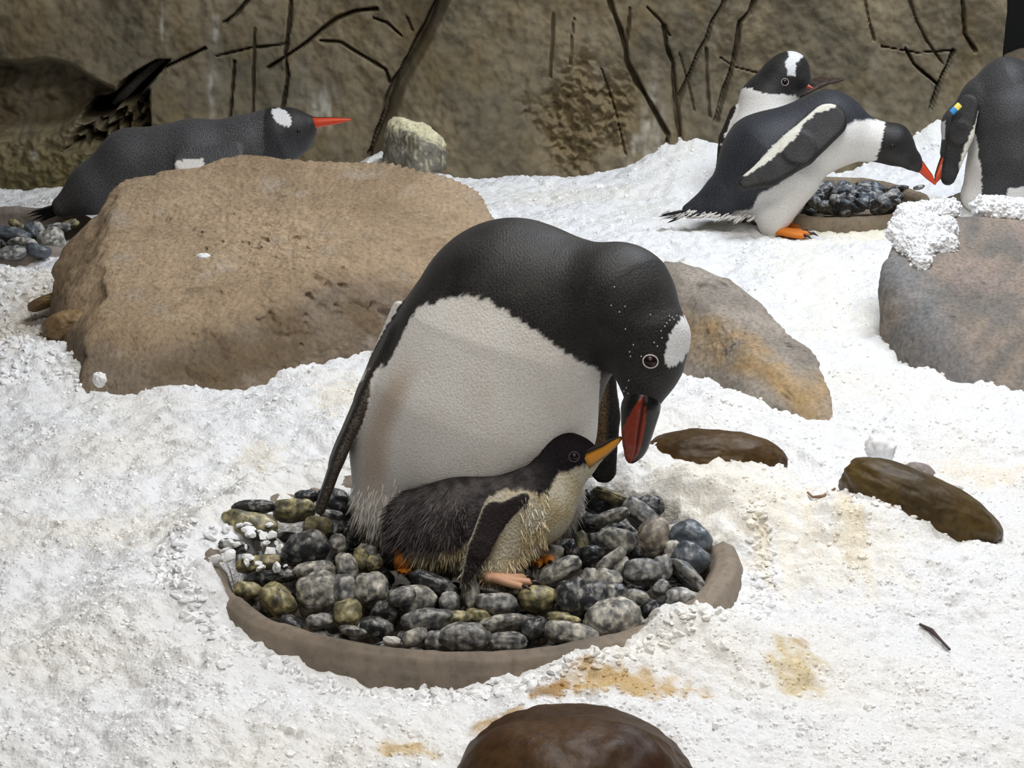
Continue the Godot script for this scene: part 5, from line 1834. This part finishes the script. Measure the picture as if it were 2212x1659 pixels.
# ---------------------------------------------------------------- the lying penguin
func lying_penguin() -> void:
	var g := ground(330, 500)
	var f := Frame.new(self, depth_of(ground(330, 515)), 0)
	var root := bird_root("penguin", "adult penguin lying on its belly behind the tan boulder at the left", g)
	var b := Blob.new()
	fc(b, f, 135, 446, 0, 24, 200, 408, 0, 54, 0.02)
	fc(b, f, 200, 408, 0, 54, 285, 352, 0, 72, 0.02)
	fc(b, f, 285, 352, 0, 72, 420, 338, 0, 78, 0.02)
	fc(b, f, 420, 338, 0, 78, 530, 318, 0, 62, 0.02)
	fc(b, f, 530, 312, 0, 60, 590, 290, 0, 54, 0.03)
	fc(b, f, 590, 290, 0, 54, 628, 278, 0, 44, 0.02)
	fc(b, f, 628, 278, 0, 42, 668, 268, 0, 18, 0.02)
	fc(b, f, 610, 310, 0, 52, 640, 300, 0, 34, 0.03)
	var nF := f.dir(-0.1, -0.5, -1.0)
	b.slab(f.p(500, 335, -78), f.p(400, 352, -88), nF, f.r(26), f.r(26), f.r(8), 0.012)
	var body := b.mesh(0.0052, func(q: Vector3, n: Vector3) -> Color:
		var l := f.loc(q)
		var jit := 5.0 * nz_mid.get_noise_3dv(q * 50.0) + 3.0 * nz_fine.get_noise_3dv(q * 150.0)
		var cap := Vector2((l.x - 613.0) * 0.72 + (l.y - 257.0) * 0.7, -(l.x - 613.0) * 0.7 + (l.y - 257.0) * 0.72)
		if l.z < 5.0 and Vector2(cap.x / 28.0, cap.y / 15.0).length() < 1.0 + jit * 0.03: return Color(0.82, 0.82, 0.82)
		if l.y > 354.0 + jit - 0.05 * (l.x - 400.0) and l.x > 392.0 + jit and l.x < 452.0 + jit: return white(q)
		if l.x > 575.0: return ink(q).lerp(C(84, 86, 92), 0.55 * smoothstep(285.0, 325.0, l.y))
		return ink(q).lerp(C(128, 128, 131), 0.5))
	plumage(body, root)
	bill_cone(root, f, [[664, 268, -4], [690, 264, -6], [725, 261, -8], [758, 258, -9]], [17, 11, 8, 2], C(212, 76, 44), C(36, 28, 28), f.dir(0.1, -1, 0))
	var es := on_skin(b, f.p(636, 272, -140), f.dir(0, 0, 1))
	eye(root, es[0] - es[1] * f.r(1.75), es[1], f.r(5), C(70, 66, 64))
	tail(root, f.p(175, 432, 0), f.p(50, 462, -20), f.p(82, 486, 30), 11, f.r(11), f.dir(0.2, 1, 0), Color(0.03, 0.03, 0.032))

# ---------------------------------------------------------------- small things
func small_things() -> void:
	var ice := C(232, 234, 238)
	for e in [[1902, 968, 36, 30, "fist-sized lump of packed snow below the pinkish boulder", 0.03], [215, 820, 15, 18, "ice chip stuck low on the tan boulder's front left corner", 0.16], [440, 553, 15, 6, "small flat ice chip lying on top of the tan boulder", 0.222]]:
		var g := ground(e[0], e[1], e[5])
		var fr := Frame.new(self, depth_of(g))
		var bf := Buf.new()
		ico(bf, func(d: Vector3) -> float: return 0.95 + 0.3 * nz_mid.get_noise_3dv(d * 1.4 + g * 9.0), 3)
		for k in bf.v.size():
			bf.v[k] = Vector3(bf.v[k].x * fr.r(e[2]), bf.v[k].y * fr.r(e[3]), bf.v[k].z * fr.r(e[2]))
			bf.c[k] = Color(0.84, 0.84, 0.85)
		var o := obj("ice_chip" if e[2] < 30 else "snow_lump", bf.commit(), M.snow_grain)
		o.position = g
		tag(o, e[4], "ice chip" if e[2] < 30 else "snow lump")
	# a shed feather and a scrap of down
	for e in [[[1800, 1141, 1775, 1152, 1752, 1152, 1742, 1138], "small curled brown feather lying on the snow right of the nest", C(140, 112, 88)], [[1986, 1346, 2012, 1351, 2035, 1366, 2052, 1386], "thin dark twig lying on the snow at the lower right", C(84, 72, 70)]]:
		var pts := []
		var rad := []
		var cols := []
		for k in range(0, e[0].size(), 2):
			var g := ground(e[0][k], e[0][k + 1])
			pts.append(Vector3(g.x, snow_h(g.x, g.z) + 0.005, g.z))
			rad.append(0.0035 if k == 2 else 0.002)
			cols.append(e[2])
		var sb := Buf.new()
		sb.tube(pts, rad, cols, 8)
		var o := obj("feather" if e[1].contains("feather") else "twig", sb.commit(true, pts[1]), M.matt)
		o.position = pts[1]
		tag(o, e[1], "feather" if e[1].contains("feather") else "twig")
